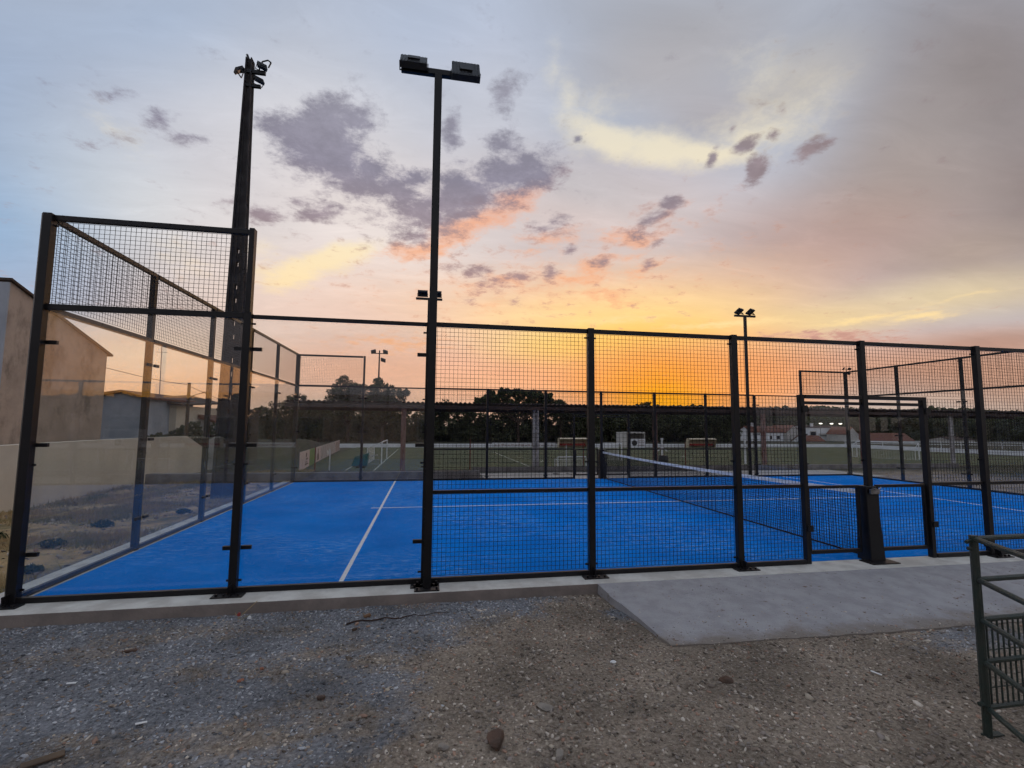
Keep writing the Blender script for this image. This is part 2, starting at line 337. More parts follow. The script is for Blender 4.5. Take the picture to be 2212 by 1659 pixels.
M['tile'] = pm('red_roof_tiles', (.20, .075, .045), (.12, .05, .035), .8, scale=3, bump=.5, bscale=14)
M['darkroof'] = pm('dark_roof_tiles', (.10, .06, .045), (.05, .04, .035), .85, scale=2)
M['canroof'] = pm('rusty_canopy_sheet', (.07, .035, .028), (.035, .022, .02), .7, scale=2)
M['redcol'] = pm('red_painted_column', (.13, .045, .035), (.22, .13, .11), .8, scale=5, stretch=(1, 1, .3))
M['paleconc'] = pm('pale_concrete_column', (.40, .39, .40), (.24, .22, .22), .85, scale=4)
M['redpipe'] = pm('red_pipe', (.22, .05, .03), (.12, .035, .025), .6, scale=6)
M['lowwall'] = pm('rough_grey_wall', (.24, .22, .215), (.14, .125, .12), .9, scale=2.5, bump=.5, bscale=14)
M['cream'] = pm('cream_fibreglass', (.55, .46, .32), (.47, .40, .28), .5, scale=2)
M['redseat'] = pm('red_seat', (.30, .03, .02), None, .5)
M['dark'] = pm('dark_recess', (.03, .028, .026), (.05, .045, .04), .8, scale=2)
M['rubber'] = pm('black_plastic', (.015, .015, .017), None, .5)
M['wood'] = pm('weathered_timber', (.13, .085, .05), (.08, .055, .035), .85, scale=4, stretch=(1, 1, .2))
M['green'] = pm('dark_green_paint', (.014, .030, .024), (.03, .038, .03), .5, scale=14, bump=.3, bscale=90)
M['bark'] = pm('bark', (.07, .045, .03), (.04, .028, .02), .95, scale=6)
M['window'] = pm('window_glass', (.03, .035, .045), None, .12, spec=.8)
M['browndoor'] = pm('brown_door', (.12, .05, .04), None, .6)
M['pinkboard'] = pm('pink_board', (.66, .50, .46), (.56, .43, .40), .6, scale=1)
M['greyboard'] = pm('grey_board', (.46, .39, .38), (.38, .32, .31), .6, scale=1)
M['greenboard'] = pm('green_board', (.16, .26, .06), (.12, .2, .05), .6, scale=1)
M['print'] = pm('printed_ink', (.10, .04, .03), None, .6)
M['printw'] = pm('printed_white', (.62, .6, .58), None, .6)
M['teal'] = pm('teal_plastic', (.02, .14, .14), (.015, .1, .1), .5, scale=4)
M['rock'] = pm('brown_rock', (.13, .075, .05), (.07, .045, .032), .9, scale=9, bump=.7, bscale=25)
M['rockor'] = pm('orange_brown_rock', (.26, .14, .07), (.16, .09, .05), .9, scale=12, bump=.6)
M['paleock'] = pm('pale_stone', (.32, .28, .23), (.22, .19, .16), .9, scale=12, bump=.5)
M['brick'] = pm('broken_brick', (.36, .14, .075), (.26, .10, .06), .9, scale=14, bump=.5)
M['litter'] = pm('white_scrap', (.75, .74, .72), None, .6)
M['stick'] = pm('dry_stick', (.06, .03, .02), (.035, .02, .015), .9, scale=14)
M['drygrass'] = pm('dry_grass_blades', (.46, .32, .16), (.20, .19, .08), .9, scale=1.3)

def leafmat(name, a, b):
    mt = bpy.data.materials.new(name); mt.use_nodes = True; t = NT(mt.node_tree); t.n.clear()
    o = t.n.new('ShaderNodeOutputMaterial'); bs = t.n.new('ShaderNodeBsdfPrincipled')
    g = t.n.new('ShaderNodeNewGeometry').outputs['Random Per Island']
    t.put(bs, 'Base Color', t.mix(g, tuple(a)+(1,), tuple(b)+(1,))); bs.inputs['Roughness'].default_value = .6
    tr = t.n.new('ShaderNodeBsdfTranslucent'); t.put(tr, 'Color', t.mix(g, tuple(a)+(1,), tuple(b)+(1,)))
    mx = t.n.new('ShaderNodeMixShader'); mx.inputs[0].default_value = .3
    t.l.new(bs.outputs[0], mx.inputs[1]); t.l.new(tr.outputs[0], mx.inputs[2]); t.l.new(mx.outputs[0], o.inputs[0]); return mt
M['leaf'] = leafmat('tree_leaves', (.10, .11, .045), (.035, .045, .02))
M['leaf2'] = leafmat('shrub_leaves', (.06, .085, .03), (.025, .04, .015))
M['pine'] = leafmat('pine_needles', (.085, .105, .035), (.035, .05, .02))

def stone_material(name, cols):
    mt = bpy.data.materials.new(name); mt.use_nodes = True; t = NT(mt.node_tree); t.n.clear()
    o = t.n.new('ShaderNodeOutputMaterial'); b = t.n.new('ShaderNodeBsdfPrincipled'); t.l.new(b.outputs[0], o.inputs[0])
    g = t.n.new('ShaderNodeNewGeometry').outputs['Random Per Island']
    c = t.ramp(g, [(i/len(cols), tuple(c)+(1,)) for i, c in enumerate(cols)], 'CONSTANT')
    ps = t.n.new('ShaderNodeNewGeometry').outputs['Position']; k = t.mapr(t.noise(ps, 1.3, 6, .62), .33, .68, .85, 1.42)      # dusty and bare patches
    t.put(b, 'Base Color', t.vmath('SCALE', c, None, k))
    b.inputs['Roughness'].default_value = .85; return mt
M['gravelbrown'] = stone_material('brown_gravel', [(.31, .25, .195), (.22, .17, .13), (.38, .32, .245), (.10, .075, .055), (.25, .215, .18), (.19, .15, .12), (.54, .47, .39), (.32, .20, .14), (.12, .10, .08), (.36, .30, .24), (.25, .21, .18)])
M['gravelblue'] = stone_material('blue_grey_gravel', [(.22, .225, .235), (.15, .152, .16), (.36, .365, .38), (.07, .072, .078), (.25, .245, .24), (.22, .165, .12), (.17, .175, .18), (.12, .122, .13), (.42, .42, .43)])

def mk_glass():
    mt = bpy.data.materials.new('court_glass'); mt.use_nodes = True; t = NT(mt.node_tree); t.n.clear()
    o = t.n.new('ShaderNodeOutputMaterial')
    lw = t.n.new('ShaderNodeLayerWeight'); lw.inputs['Blend'].default_value = .5
    f = t.math('POWER', lw.outputs['Facing'], 4.5)
    f = t.math('MULTIPLY_ADD', f, .80, .034)
    tr = t.n.new('ShaderNodeBsdfTransparent'); tr.inputs[0].default_value = (.965, .975, .972, 1)
    gl = t.n.new('ShaderNodeBsdfGlossy'); gl.inputs['Roughness'].default_value = .0; gl.inputs[0].default_value = (1, 1, 1, 1)
    df = t.n.new('ShaderNodeBsdfDiffuse'); df.inputs[0].default_value = (.5, .47, .43, 1)
    m1 = t.n.new('ShaderNodeMixShader'); t.put(m1, 0, f); t.l.new(tr.outputs[0], m1.inputs[1]); t.l.new(gl.outputs[0], m1.inputs[2])
    geo = t.n.new('ShaderNodeNewGeometry').outputs['Position']
    dust = t.math('MULTIPLY_ADD', t.noise(geo, 1.4, 6, .65), .022, .0)       # thin film of dust on the panes
    m2 = t.n.new('ShaderNodeMixShader'); t.put(m2, 0, dust); t.l.new(m1.outputs[0], m2.inputs[1]); t.l.new(df.outputs[0], m2.inputs[2])
    t.l.new(m2.outputs[0], o.inputs[0]); return mt
M['glass'] = mk_glass()

def mk_turf():
    mt = bpy.data.materials.new('blue_artificial_turf'); mt.use_nodes = True; t = NT(mt.node_tree); t.n.clear()
    o = t.n.new('ShaderNodeOutputMaterial'); b = t.n.new('ShaderNodeBsdfPrincipled'); t.l.new(b.outputs[0], o.inputs[0])
    tc = t.n.new('ShaderNodeTexCoord').outputs['Object']
    c = t.mix(t.mapr(t.noise(tc, .8, 5, .6), .3, .7), (.001, .185, .66, 1), (.001, .245, .80, 1))
    c = t.mix(t.mapr(t.noise(tc, 60, 3, .7), .3, .7, 0, .35), c, (.001, .15, .54, 1))
    # drifts of silica sand caught between the fibres
    big = t.mapr(t.noise(tc, .42, 3, .5), .38, .62)
    st = t.noise(t.mapping(tc, rot=(0, 0, .12), scale=(1, 3.0, 1)), 5.5, 9, .75, .3)
    f = t.math('MULTIPLY', big, t.mapr(st, .475, .70, 0, .75))
    c = t.mix(f, c, (.30, .50, .80, 1))
    t.put(b, 'Base Color', c); b.inputs['Roughness'].default_value = .95; b.inputs['Specular IOR Level'].default_value = .03
    bn = t.n.new('ShaderNodeBump'); bn.inputs['Strength'].default_value = .5; bn.inputs['Distance'].default_value = .01
    t.put(bn, 'Height', t.noise(tc, 180, 3, .7)); t.l.new(bn.outputs[0], b.inputs['Normal'])
    return mt
M['turf'] = mk_turf()

def mk_ground():
    mt = bpy.data.materials.new('gravelly_ground'); mt.use_nodes = True; t = NT(mt.node_tree); t.n.clear()
    o = t.n.new('ShaderNodeOutputMaterial'); b = t.n.new('ShaderNodeBsdfPrincipled'); t.l.new(b.outputs[0], o.inputs[0])
    tc = t.n.new('ShaderNodeTexCoord').outputs['Object']
    at = t.n.new('ShaderNodeAttribute'); at.attribute_name = 'mix'; ax, ay, az_ = t.sep(at.outputs['Vector'])
    fine = t.noise(tc, 38, 6, .7); mid = t.noise(tc, 7, 5, .6)
    brown = t.ramp(fine, [(.25, (.07, .054, .04, 1)), (.5, (.23, .185, .14, 1)), (.75, (.40, .335, .265, 1))])
    blue = t.ramp(fine, [(.25, (.045, .046, .05, 1)), (.5, (.17, .172, .18, 1)), (.75, (.33, .33, .34, 1))])
    g = t.mix(t.mapr(t.math('ADD', ax, t.math('MULTIPLY', t.math('SUBTRACT', mid, .5), .9)), .2, .8), brown, blue)
    grass = t.mix(t.mapr(t.noise(tc, 2.2, 6, .65), .35, .65), (.46, .31, .16, 1), (.20, .165, .085, 1))
    g = t.mix(t.mapr(t.math('ADD', ay, t.math('MULTIPLY', t.math('SUBTRACT', mid, .5), .6)), .3, .7), g, grass)
    g = t.vmath('SCALE', g, None, t.mapr(t.noise(tc, 1.3, 6, .62), .33, .68, .85, 1.42))
    far = t.mix(t.mapr(t.noise(tc, .2, 5, .6), .35, .65), (.075, .065, .055, 1), (.05, .055, .03, 1))
    g = t.mix(az_, g, far)
    t.put(b, 'Base Color', g); b.inputs['Roughness'].default_value = .95; b.inputs['Specular IOR Level'].default_value = .2
    bn = t.n.new('ShaderNodeBump'); bn.inputs['Strength'].default_value = .9; bn.inputs['Distance'].default_value = .02
    t.put(bn, 'Height', fine); t.l.new(bn.outputs[0], b.inputs['Normal'])
    return mt
M['ground'] = mk_ground()
M['pitch'] = pm('pitch_grass', (.062, .072, .022), (.04, .05, .017), .95, scale=.35, bump=.3, bscale=20, lo=.3, hi=.7)
M['pline'] = pm('pitch_line', (.42, .43, .38), (.25, .27, .2), .9, scale=6)
M['hill'] = pm('wooded_hill', (.035, .042, .02), (.06, .055, .03), .95, scale=.06, bump=.5, bscale=.3)

# ------------------------------------------------------------------ ground
YL = 10.1     # court width
def gz(x, y):
    x = np.asarray(x, float); y = np.asarray(y, float)
    h = -.105+(fbm(x*.7, y*.7, 4, 3)-.47)*.07+(fbm(x*7, y*7, 3, 9)-.44)*.022
    h = h-.03*sstep(.5, 4, -y)*0-.03*sstep(-.5, -5, x)
    y0 = np.where(x > -3.5, 15.2, 18.5)
    lim = -9-(y-15)*.05
    drop = sstep(0, 1.0, y-y0)*sstep(0, .8, x-lim)
    far = sstep(80, 130, y)
    h = h*(1-drop)-1.92*drop
    h = np.where(y > 60, np.minimum(h, -.2-1.75*sstep(60, 80, y)), h)
    under = (x > -.3) & (x < 20.3) & (y > -.28) & (y < 10.4)
    return np.where(under, -.2, h)
def spaced(lo, hi, step, far_lo, far_hi, k=1.16):
    c = list(np.arange(lo, hi, step)); s = step; v = hi
    a = []
    while v < far_hi: a.append(v); s *= k; v += s
    s = step; v = lo; b = []
    while v > far_lo: s *= k; v -= s; b.append(v)
    return np.array(b[::-1]+c+a+[far_hi])
xs = spaced(-5.2, 10.5, .05, -700, 900, 1.09); ys = spaced(-5.0, .3, .035, -600, 14.9, 1.05)
ys = np.concatenate([ys[ys < 14.9], np.arange(14.9, 20, .2), np.geomspace(20, 1100, 60)])
X, Y = np.meshgrid(xs, ys); Z = gz(X, Y)
nx, ny = len(xs), len(ys)
idx = np.arange(nx*ny).reshape(ny, nx)
F = np.stack([idx[:-1, :-1], idx[:-1, 1:], idx[1:, 1:], idx[1:, :-1]], -1).reshape(-1, 4)
ground = fast_mesh('ground', np.stack([X, Y, Z], -1).reshape(-1, 3), F, M['ground'], smooth=True)
def bluemask(x, y):      # crushed blue-grey stone lies along the kerb and over the left of the yard, brown earth to the right and front
    a = 1-sstep(-.7, .8, (x-4.0)*.8-(y+1.85)*.6+(fbm(x*1.1, y*1.6, 4, 15)-.47)*1.9)      # left part
    b = (1-sstep(.35, .9, -y-.3-(fbm(x*1.5, y*1.5, 3, 5)-.4)*1.2))*(1-sstep(4.8, 6.1, x))
    c = np.exp(-(((x-6.0)/.28)**2+((y+.95)/.2)**2))+np.exp(-(((x-9)/.8)**2+((y+1.95)/.3)**2))
    return np.clip(np.maximum(np.maximum(a*.88, b*.95), c)-.38*sstep(.5, .72, fbm(x*1.5, y*2.6, 4, 77)+.06), 0, 1)
att = ground.data.attributes.new('mix', 'FLOAT_VECTOR', 'POINT')
mx = bluemask(X, Y); my = np.where((X < -.3) & (Y > -.9+.0*X) & (Y < 18.4), 1., 0.)*sstep(.4, 1.0, -X+.3*0)*sstep(-1.2, .6, Y)
mz = sstep(11, 14, np.maximum(Y, np.abs(X-4)*.55))
att.data.foreach_set('vector', np.stack([mx, my, mz], -1).reshape(-1).astype(np.float32))
tag(ground, kind='structure')

# ------------------------------------------------------------------ court slab, turf, lines, ramp, terrace, pitch
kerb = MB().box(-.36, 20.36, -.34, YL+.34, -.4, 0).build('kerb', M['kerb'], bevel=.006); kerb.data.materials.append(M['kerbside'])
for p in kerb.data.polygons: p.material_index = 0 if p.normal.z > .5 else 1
tag(kerb, kind='structure')
turf = MB().box(.05, 19.95, .06, YL-.05, -.004, .006).build('court_surface', M['turf']); tag(turf, kind='structure')
for (x0, x1, y0, y1) in ((3.045, 3.095, .06, YL-.05), (16.905, 16.955, .06, YL-.05), (2.87, 17.13, YL/2-.019, YL/2+.019)):
    MB().box(x0, x1, y0, y1, .0065, .0095 if x1-x0 < 1 else .012).build('court_line', M['line'], turf)
rp = [(5.95, -.343), (5.97, -.7), (6.04, -1.2), (6.09, -1.74), (8, -1.79), (10, -1.80), (12, -1.78), (14, -1.76), (14.05, -.343)]
rp2 = []; rj = random.Random(3)
for (a, b) in zip(rp, rp[1:]+rp[:1]):
    ln = math.hypot(b[0]-a[0], b[1]-a[1]); k = max(1, int(ln/.09)) if min(a[1], b[1]) < -.4 and a[0] < 13 else 1
    for i in range(k):
        t_ = i/k; j = 0 if (i == 0 and a[1] > -.4) else .009
        rp2.append((a[0]+(b[0]-a[0])*t_+rj.uniform(-j, j), a[1]+(b[1]-a[1])*t_+rj.uniform(-j, j)))
rp = rp2
zt = lambda y: -.004+(y+.343)*.058
rb = MB(); n = len(rp)
rb.add([(x, y, zt(y)) for x, y in rp]+[(x+(0), y-(0), -.3) for x, y in rp], [tuple(range(n)), tuple(reversed(range(n, 2*n)))]+[(i, n+i, n+(i+1) % n, (i+1) % n) for i in range(n)])
tag(rb.build('ramp', M['ramp']), kind='structure')
tag(MB().box(6.1, 22, YL+.36, 13.2, -.3, -.085).build('pavement', M['pave']), kind='structure')
pit = MB().box(-6.8, 84, 30, 74.6, -2.0, -1.86).build('football_pitch', M['pitch']); tag(pit, kind='structure')
def pline(p, q, wd=.12):
    p, q = Vector(p), Vector(q); d_ = (q-p).normalized(); s_ = Vector((-d_.y, d_.x))*wd/2
    MB().add([(*(p+s_), -1.853), (*(p-s_), -1.853), (*(q-s_), -1.853), (*(q+s_), -1.853)], [(0, 1, 2, 3)]).build('pitch_line', M['pline'], pit)
pline((0, 33), (0, 68), .14); pline((-2.2, 33), (-2.3, 42)); pline((13.3, 33), (13.3, 60), .14); pline((14.6, 49.2), (16.4, 43.8)); pline((16.4, 43.8), (14.0, 38.0))
pline((35, 48.6), (36.6, 50.6)); pline((35, 48.6), (34.3, 44.8)); pline((40.9, 63.3), (40, 52)); pline((40, 52), (41.6, 46)); pline((60, 45), (72, 40))
# wooded hill far to the right
hx = np.linspace(60, 700, 90); hy = np.linspace(150, 420, 30); HX, HY = np.meshgrid(hx, hy)
HH = -3+16*np.sin(np.clip((HY-150)/270, 0, 1)*math.pi)**.7*sstep(60, 170, HX)*(.75+.5*fbm(HX*.02, HY*.02, 3, 2))+5*(fbm(HX*.09, HY*.09, 3, 7)-.5)
idh = np.arange(HX.size).reshape(HX.shape)
hill = fast_mesh('hill', np.stack([HX, HY, HH], -1).reshape(-1, 3), np.stack([idh[:-1, :-1], idh[:-1, 1:], idh[1:, 1:], idh[1:, :-1]], -1).reshape(-1, 4), M['hill'], smooth=True)
tag(hill, kind='structure')

# ------------------------------------------------------------------ court fence
def run_map(side):
    return {'near': lambda u, w: (u, -w), 'far': lambda u, w: (u, YL+w), 'left': lambda u, w: (-w, u), 'right': lambda u, w: (20+w, u)}[side]
def fence_run(side, label):
    L = run_map(side)
    root = thing('court_fence', (*L(0, 0), 0), label, 'fence', None)
    def bx(mb, u0, u1, w0, w1, z0, z1):
        a = L(u0, w0); b = L(u1, w1); mb.box(a[0], b[0], a[1], b[1], z0, z1); return mb
    def grid(u0, u1, z0, z1, parent=root, wpos=-.034):
        mb = MB(); r = .00175
        n1 = int(round((u1-u0)/.05)); n2 = int(round((z1-z0)/.05))
        for i in range(n1+1):
            u = u0+(u1-u0)*i/n1; bx(mb, u-r, u+r, wpos-r, wpos+r, z0, z1)
        for j in range(n2+1):
            z = z0+(z1-z0)*j/n2; bx(mb, u0, u1, wpos+r, wpos+3*r, z-r, z+r)
        return mb.build('mesh_panel', M['wire'], parent)
    W = 20. if side in ('near', 'far') else YL
    isside = side in ('near', 'far')
    us = [i*2. for i in range(11)] if isside else [2.02*i for i in range(1, 5)]
    for u in us:
        gl = (not isside) or u <= 4 or u >= 16
        top = 3.985 if (not isside or u < 1 or u > 19) else (3.0 if gl and u not in (2, 18) else 3.02)
        if u in (0, 20) and isside:      # corner post, outer corner cut off
            sx = -1 if u == 0 else 1
            pl = [(u-sx*.05, -.02), (u+sx*.065, -.02), (u+sx*.065, .03), (u+sx*.03, .065), (u-sx*.05, .065)]
            mb = MB().prism([L(a, b) for a, b in pl], 'z', 0, 3.985)
        elif u == 10 and isside:
            mb = bx(MB(), u-.04, u+.04, -.02, .055, .96, 3.02)
        else:
            mb = bx(MB(), u-.04, u+.04, -.02, .055, 0, top)
        post = mb.build('post', M['steel'], root, bevel=.004)
        if isside and u in (2, 18):
            bx(MB(), u-.028, u+.028, -.03, .06, 3.02, 3.985).build('post', M['steel'], root, bevel=.003)
        if isside and u not in (10,):
            b = MB(); s = 1 if u >= 4 else -1
            bx(b, u-.15, u+.15, .072, .2, 0, .012); bx(b, u-.004, u+.004, .07, .15, .012, .10)
            for k in range(4):
                c = L(u-.105+.07*k, .165); b.bar((*c, .012), (*c, .032), .014, 6)
            b.build('base_plate', M['steel'], post)
        if gl:
            for z in (.45, 1.55, 2.62):
                cl = MB()
                if not (isside and u == 4): bx(cl, u+.038 if u < 20 else u-.14, u+.14 if u < 20 else u-.038, -.062, -.028, z-.02, z+.02)
                if u > .5 and not (u == 20): bx(cl, u-.14, u-.038, -.062, -.018, z-.02, z+.02)
                if cl.v: cl.build('clamp', M['steel'], post)
        kn = MB()
        for z in (.12, 1.35, top-.12):
            c0, c1 = L(u-.075, .0), L(u+.075, .0); kn.bar((*c0, z), (*c1, z), .012, 6)
        kn.build('bolt', M['steel'], post)
    def rail(u0, u1, z0, z1, w0=-.03, w1=.02):
        return bx(MB(), u0, u1, w0, w1, z0, z1).build('rail', M['steel'], root, bevel=.002)
    def pane(u0, u1, z0=.035, z1=2.955):
        return bx(MB(), u0+.006, u1-.006, -.047, -.035, z0, z1).build('glass_pane', M['glass'], root)
    e = .04
    if isside:
        for i in range(10):
            a, b = us[i]+e, us[i+1]-e
            door = i in (4, 5)
            gl = i < 2 or i > 7
            if gl:
                rail(a, b, 0, .055, 0, .05); pane(us[i]+(0 if i else .03), us[i+1]-(0 if i < 9 else .03))
                if i in (0, 9):
                    rail(a, b, 2.96, 3.02); rail(a, b, 3.925, 3.98); grid(a, b, 3.04, 3.92)
                else: rail(a, b, 2.962, 3.002)
            elif not door:
                rail(a, b, 0, .055, 0, .05); rail(a, b, .99, 1.03); rail(a, b, 2.962, 3.012); grid(a, b, .06, .98); grid(a, b, 1.04, 2.955)
            else:
                rail(a, b, 2.962, 3.012); s = 1 if i == 4 else -1
                d0 = 9.0 if i == 4 else 11.0
                lo, hi = (a, 8.955) if i == 4 else (11.045, b)
                rail(lo, hi, 0, .055, 0, .05); rail(lo, hi, .99, 1.03); grid(lo, hi, .06, .98); grid(lo, hi, 1.04, 2.22)
                grid(min(lo, 9.95 if i == 4 else 10.05) if i == 4 else 10.05, 9.95 if i == 4 else hi, 2.26, 2.955)
                fr = bx(MB(), d0-.032, d0+.032, -.03, .045, 0, 2.24).build('door_frame', M['steel'], root, bevel=.003)
                q0, q1 = (d0+.04, 9.95) if i == 4 else (10.05, d0-.04)
                bx(MB(), q0, q1, -.03, .05, 2.19, 2.238).build('lintel', M['steel'], fr); bx(MB(), q0, q1, -.03, .03, 2.11, 2.15).build('lintel', M['steel'], fr)
                g0, g1 = (d0+.045, 9.86) if i == 4 else (10.14, d0-.045)
                gt = MB(); bx(gt, g0, g1, -.03, .01, .975, 1.01); bx(gt, g0, g1, -.03, .01, .115, .16); bx(gt, g0, g0+.03, -.03, .01, .16, .975); bx(gt, g1-.03, g1, -.03, .01, .16, .975)
                g = gt.build('gate', M['steel'], root); grid(g0+.03, g1-.03, .165, .97, g, -.012)
                hg = MB(); bx(hg, d0-.02, d0+.06, .058, .07, .42, .5); bx(hg, d0-.02, d0+.06, .058, .07, 2.0, 2.08); hg.build('hinge', M['steel'], fr)
    else:
        pts = [0]+us+[YL]
        for i in range(5):
            a, b = pts[i]+e+(.03 if i == 0 else 0), pts[i+1]-e-(.03 if i == 4 else 0)
            rail(a, b, 0, .055, 0, .05); pane(pts[i]+(.03 if i == 0 else 0), pts[i+1]-(.03 if i == 4 else 0))
            rail(a, b, 2.95, 3.01); rail(a, b, 3.925, 3.98); grid(a, b, 3.03, 3.92)
    return root
fence_run('near', 'black side fence nearest the viewer, glass at its left end, mesh with low gates elsewhere')
fence_run('far', 'far black side fence of the padel court, on the football pitch side')
fence_run('left', 'left end wall of the padel court, glass panes under a black mesh top')
fence_run('right', 'right end wall of the padel court, glass panes under a black mesh top')

# ------------------------------------------------------------------ net
net = thing('padel_net', (10, 0, 0), 'black padel net with white top tape across the blue court', 'net')
ny_ = np.linspace(.13, YL-.13, 25); topz = lambda y: .93-.05*math.sin(math.pi*y/YL)
mb = MB()
for a, b in zip(ny_[:-1], ny_[1:]):
    za, zb = topz(a), topz(b)
    mb.add([(9.993, a, za-.06), (10.007, a, za-.06), (10.007, a, za), (9.993, a, za), (9.993, b, zb-.06), (10.007, b, zb-.06), (10.007, b, zb), (9.993, b, zb)],
           [(0, 1, 5, 4), (1, 2, 6, 5), (2, 3, 7, 6), (3, 0, 4, 7)])
mb.build('tape', M['tape'], net)
mb = MB(); r = .0026
y = .14
while y < YL-.13:
    mb.box(10-r, 10+r, y-r, y+r, .04, topz(y)-.055); y += .045
for j in range(19):
    z0 = .05+.82*j/19
    for a, b in zip(ny_[:-1:4], ny_[4::4]):
        k = (z0-.05)/.82; za = z0-.05*math.sin(math.pi*a/YL)*k; zb = z0-.05*math.sin(math.pi*b/YL)*k
        mb.bar((10+2*r, a, za), (10+2*r, b, zb), r, 4, caps=False)
mb.build('netting', M['netc'], net)
MB().box(9.994, 10.006, .13, YL-.13, .028, .05).build('bottom_band', M['steel'], net)
for yy, sg in ((0, 1), (YL, -1)):
    p = MB()
    y0, y1 = (-.10, .12) if yy == 0 else (YL-.12, YL+.10)
    p.add([(9.90, y0, .0), (10.13, y0, .0), (10.13, y1, .0), (9.90, y1, .0), (9.905, y0+.03, 1.0), (10.075, y0+.03, 1.0), (10.075, y1-.03, 1.0), (9.905, y1-.03, 1.0)],
          [(0, 3, 2, 1), (4, 5, 6, 7), (0, 1, 5, 4), (1, 2, 6, 5), (2, 3, 7, 6), (3, 0, 4, 7)])
    po = p.build('post', M['steel'], net, bevel=.006)
    MB().box(9.80, 10.22, (yy-.22) if yy == 0 else YL, yy if yy == 0 else YL+.22, .002, .014).build('foot_plate', M['steel'], po)
    c = MB(); ye = yy-.105*sg
    c.box(9.93, 10.07, ye-.012, ye+.012, .90, .965); c.bar((10.0, ye-.02, .965), (10.0, ye+.03, .965), .018, 8); c.bar((10.06, ye, .95), (10.10, ye-.01*sg, .99), .008, 6)
    c.build('winch', M['alu'], po)

# ------------------------------------------------------------------ floodlight masts beside the court
def floodlight(parent, c, tilt, yaw=0., size=(.33, .26, .07), drop=.10):
    """lamp head above the cross arm; tilt turns the lamp face towards +Y (positive) or -Y"""
    m_ = Matrix.Translation(c) @ Matrix.Rotation(yaw, 4, 'Z') @ Matrix.Rotation(tilt, 4, 'X')
    a, b, h = size[0]/2, size[1]/2, size[2]
    body = MB().mbox(m_, -a, a, -b, b, 0, h*.9)
    for i in range(9):
        x = -a+.02+i*(2*a-.04)/8; body.mbox(m_, x-.004, x+.004, -b+.01, b-.01, h*.9, h)
    body.mbox(m_, -a*.45, a*.45, -b*.4, b*.4, h, h+.015)
    o = body.build('floodlight', M['rubber'], parent)
    MB().mbox(m_, -a+.02, a-.02, -b+.02, b-.02, -.006, 0).build('lens', M['window'], o)
    br = MB()
    for sx in (-1, 1):
        br.mbox(m_, sx*(a+.004), sx*(a+.014), -.015, .015, -drop, .04)
    br.mbox(m_, -a-.014, a+.014, -.015, .015, -drop-.01, -drop)
    br.build('bracket', M['steel'], o)
    return o
def mast(x, y, sgn, label, plate=True):
    r = thing('floodlight_mast', (x, y, 0), label, 'floodlight mast', 'floodlight masts beside the padel court')
    MB().box(x-.045, x+.045, y-.045, y+.045, .012, 6.0).build('pole', M['steel'], r, bevel=.005)
    bp = MB().box(x-.135, x+.135, y-.13, y+.13, 0, .012)
    for sx in (-1, 1):
        for sy in (-1, 1): bp.bar((x+sx*.105, y+sy*.1, .012), (x+sx*.105, y+sy*.1, .04), .013, 6)
    bp.build('base_plate', M['steel'], r)
    MB().box(x-.44, x+.44, y-.035, y+.035, 6.0, 6.07).build('cross_arm', M['steel'], r, bevel=.004)
    return r
m1 = mast(4.03, -.19, 1, 'tall black floodlight mast on the near kerb, two lamps on its arm')
floodlight(m1, (3.74, -.26, 6.035), R_(52), size=(.31, .25, .08), drop=.05); floodlight(m1, (4.35, -.30, 5.97), R_(62), size=(.33, .30, .085), drop=.05)
m2 = mast(4.0, YL+.24, -1, 'floodlight mast behind the far fence, partly hidden by the near mast')
floodlight(m2, (3.78, YL+.24, 6.19), R_(-28)); floodlight(m2, (4.24, YL+.24, 6.19), R_(-28))
m3 = mast(15.9, YL+.24, -1, 'floodlight mast behind the far fence, right of the sunset glow')
floodlight(m3, (15.68, YL+.24, 6.19), R_(-38), R_(28)); floodlight(m3, (16.16, YL+.24, 6.19), R_(-38), R_(28))

# ------------------------------------------------------------------ concrete pylon left of the court
py = thing('concrete_pylon', (-1.05, 7.8, -.15), 'very tall tapered concrete pole with slots and lamps, behind the left glass wall', 'pole')
wz = lambda z: .57-.0345*z
def tap(mb, a0, a1, b0, b1, y0, y1, z0, z1):
    mb.add([(-1.05+a0, y0, z0), (-1.05+a1, y0, z0), (-1.05+a1, y1, z0), (-1.05+a0, y1, z0), (-1.05+b0, y0, z1), (-1.05+b1, y0, z1), (-1.05+b1, y1, z1), (-1.05+b0, y1, z1)],
           [(0, 3, 2, 1), (4, 5, 6, 7), (0, 1, 5, 4), (1, 2, 6, 5), (2, 3, 7, 6), (3, 0, 4, 7)])
fl = MB(); zt_ = 11.85; s0 = .03
for sg in (-1, 1):
    tap(fl, *(sorted((sg*s0, sg*wz(-.2)/2))), *(sorted((sg*s0, sg*wz(zt_)/2))), 7.73, 7.87, -.3, zt_)
    tap(fl, *(sorted((sg*(wz(-.2)/2-.07), sg*wz(-.2)/2))), *(sorted((sg*(wz(zt_)/2-.03), sg*wz(zt_)/2))), 7.68, 7.92, -.3, zt_)
zs = []; z = 1.05; k = 0
while z < 6.6:
    zs.append(z); z += .36 if k % 2 == 0 else .62; k += 1
prev = -.3
for z in zs: fl.box(-1.05-s0, -1.05+s0, 7.745, 7.855, prev, z); prev = z+.13
fl.box(-1.05-s0, -1.05+s0, 7.745, 7.855, prev, zt_)
fl.build('shaft', M['conc'], py)
ar = MB().box(-1.28, -.62, 7.70, 7.78, 11.42, 11.52); ar.box(-1.1, -.72, 7.70, 7.78, 11.02, 11.1); ar.build('cross_arm', M['steel'], py)
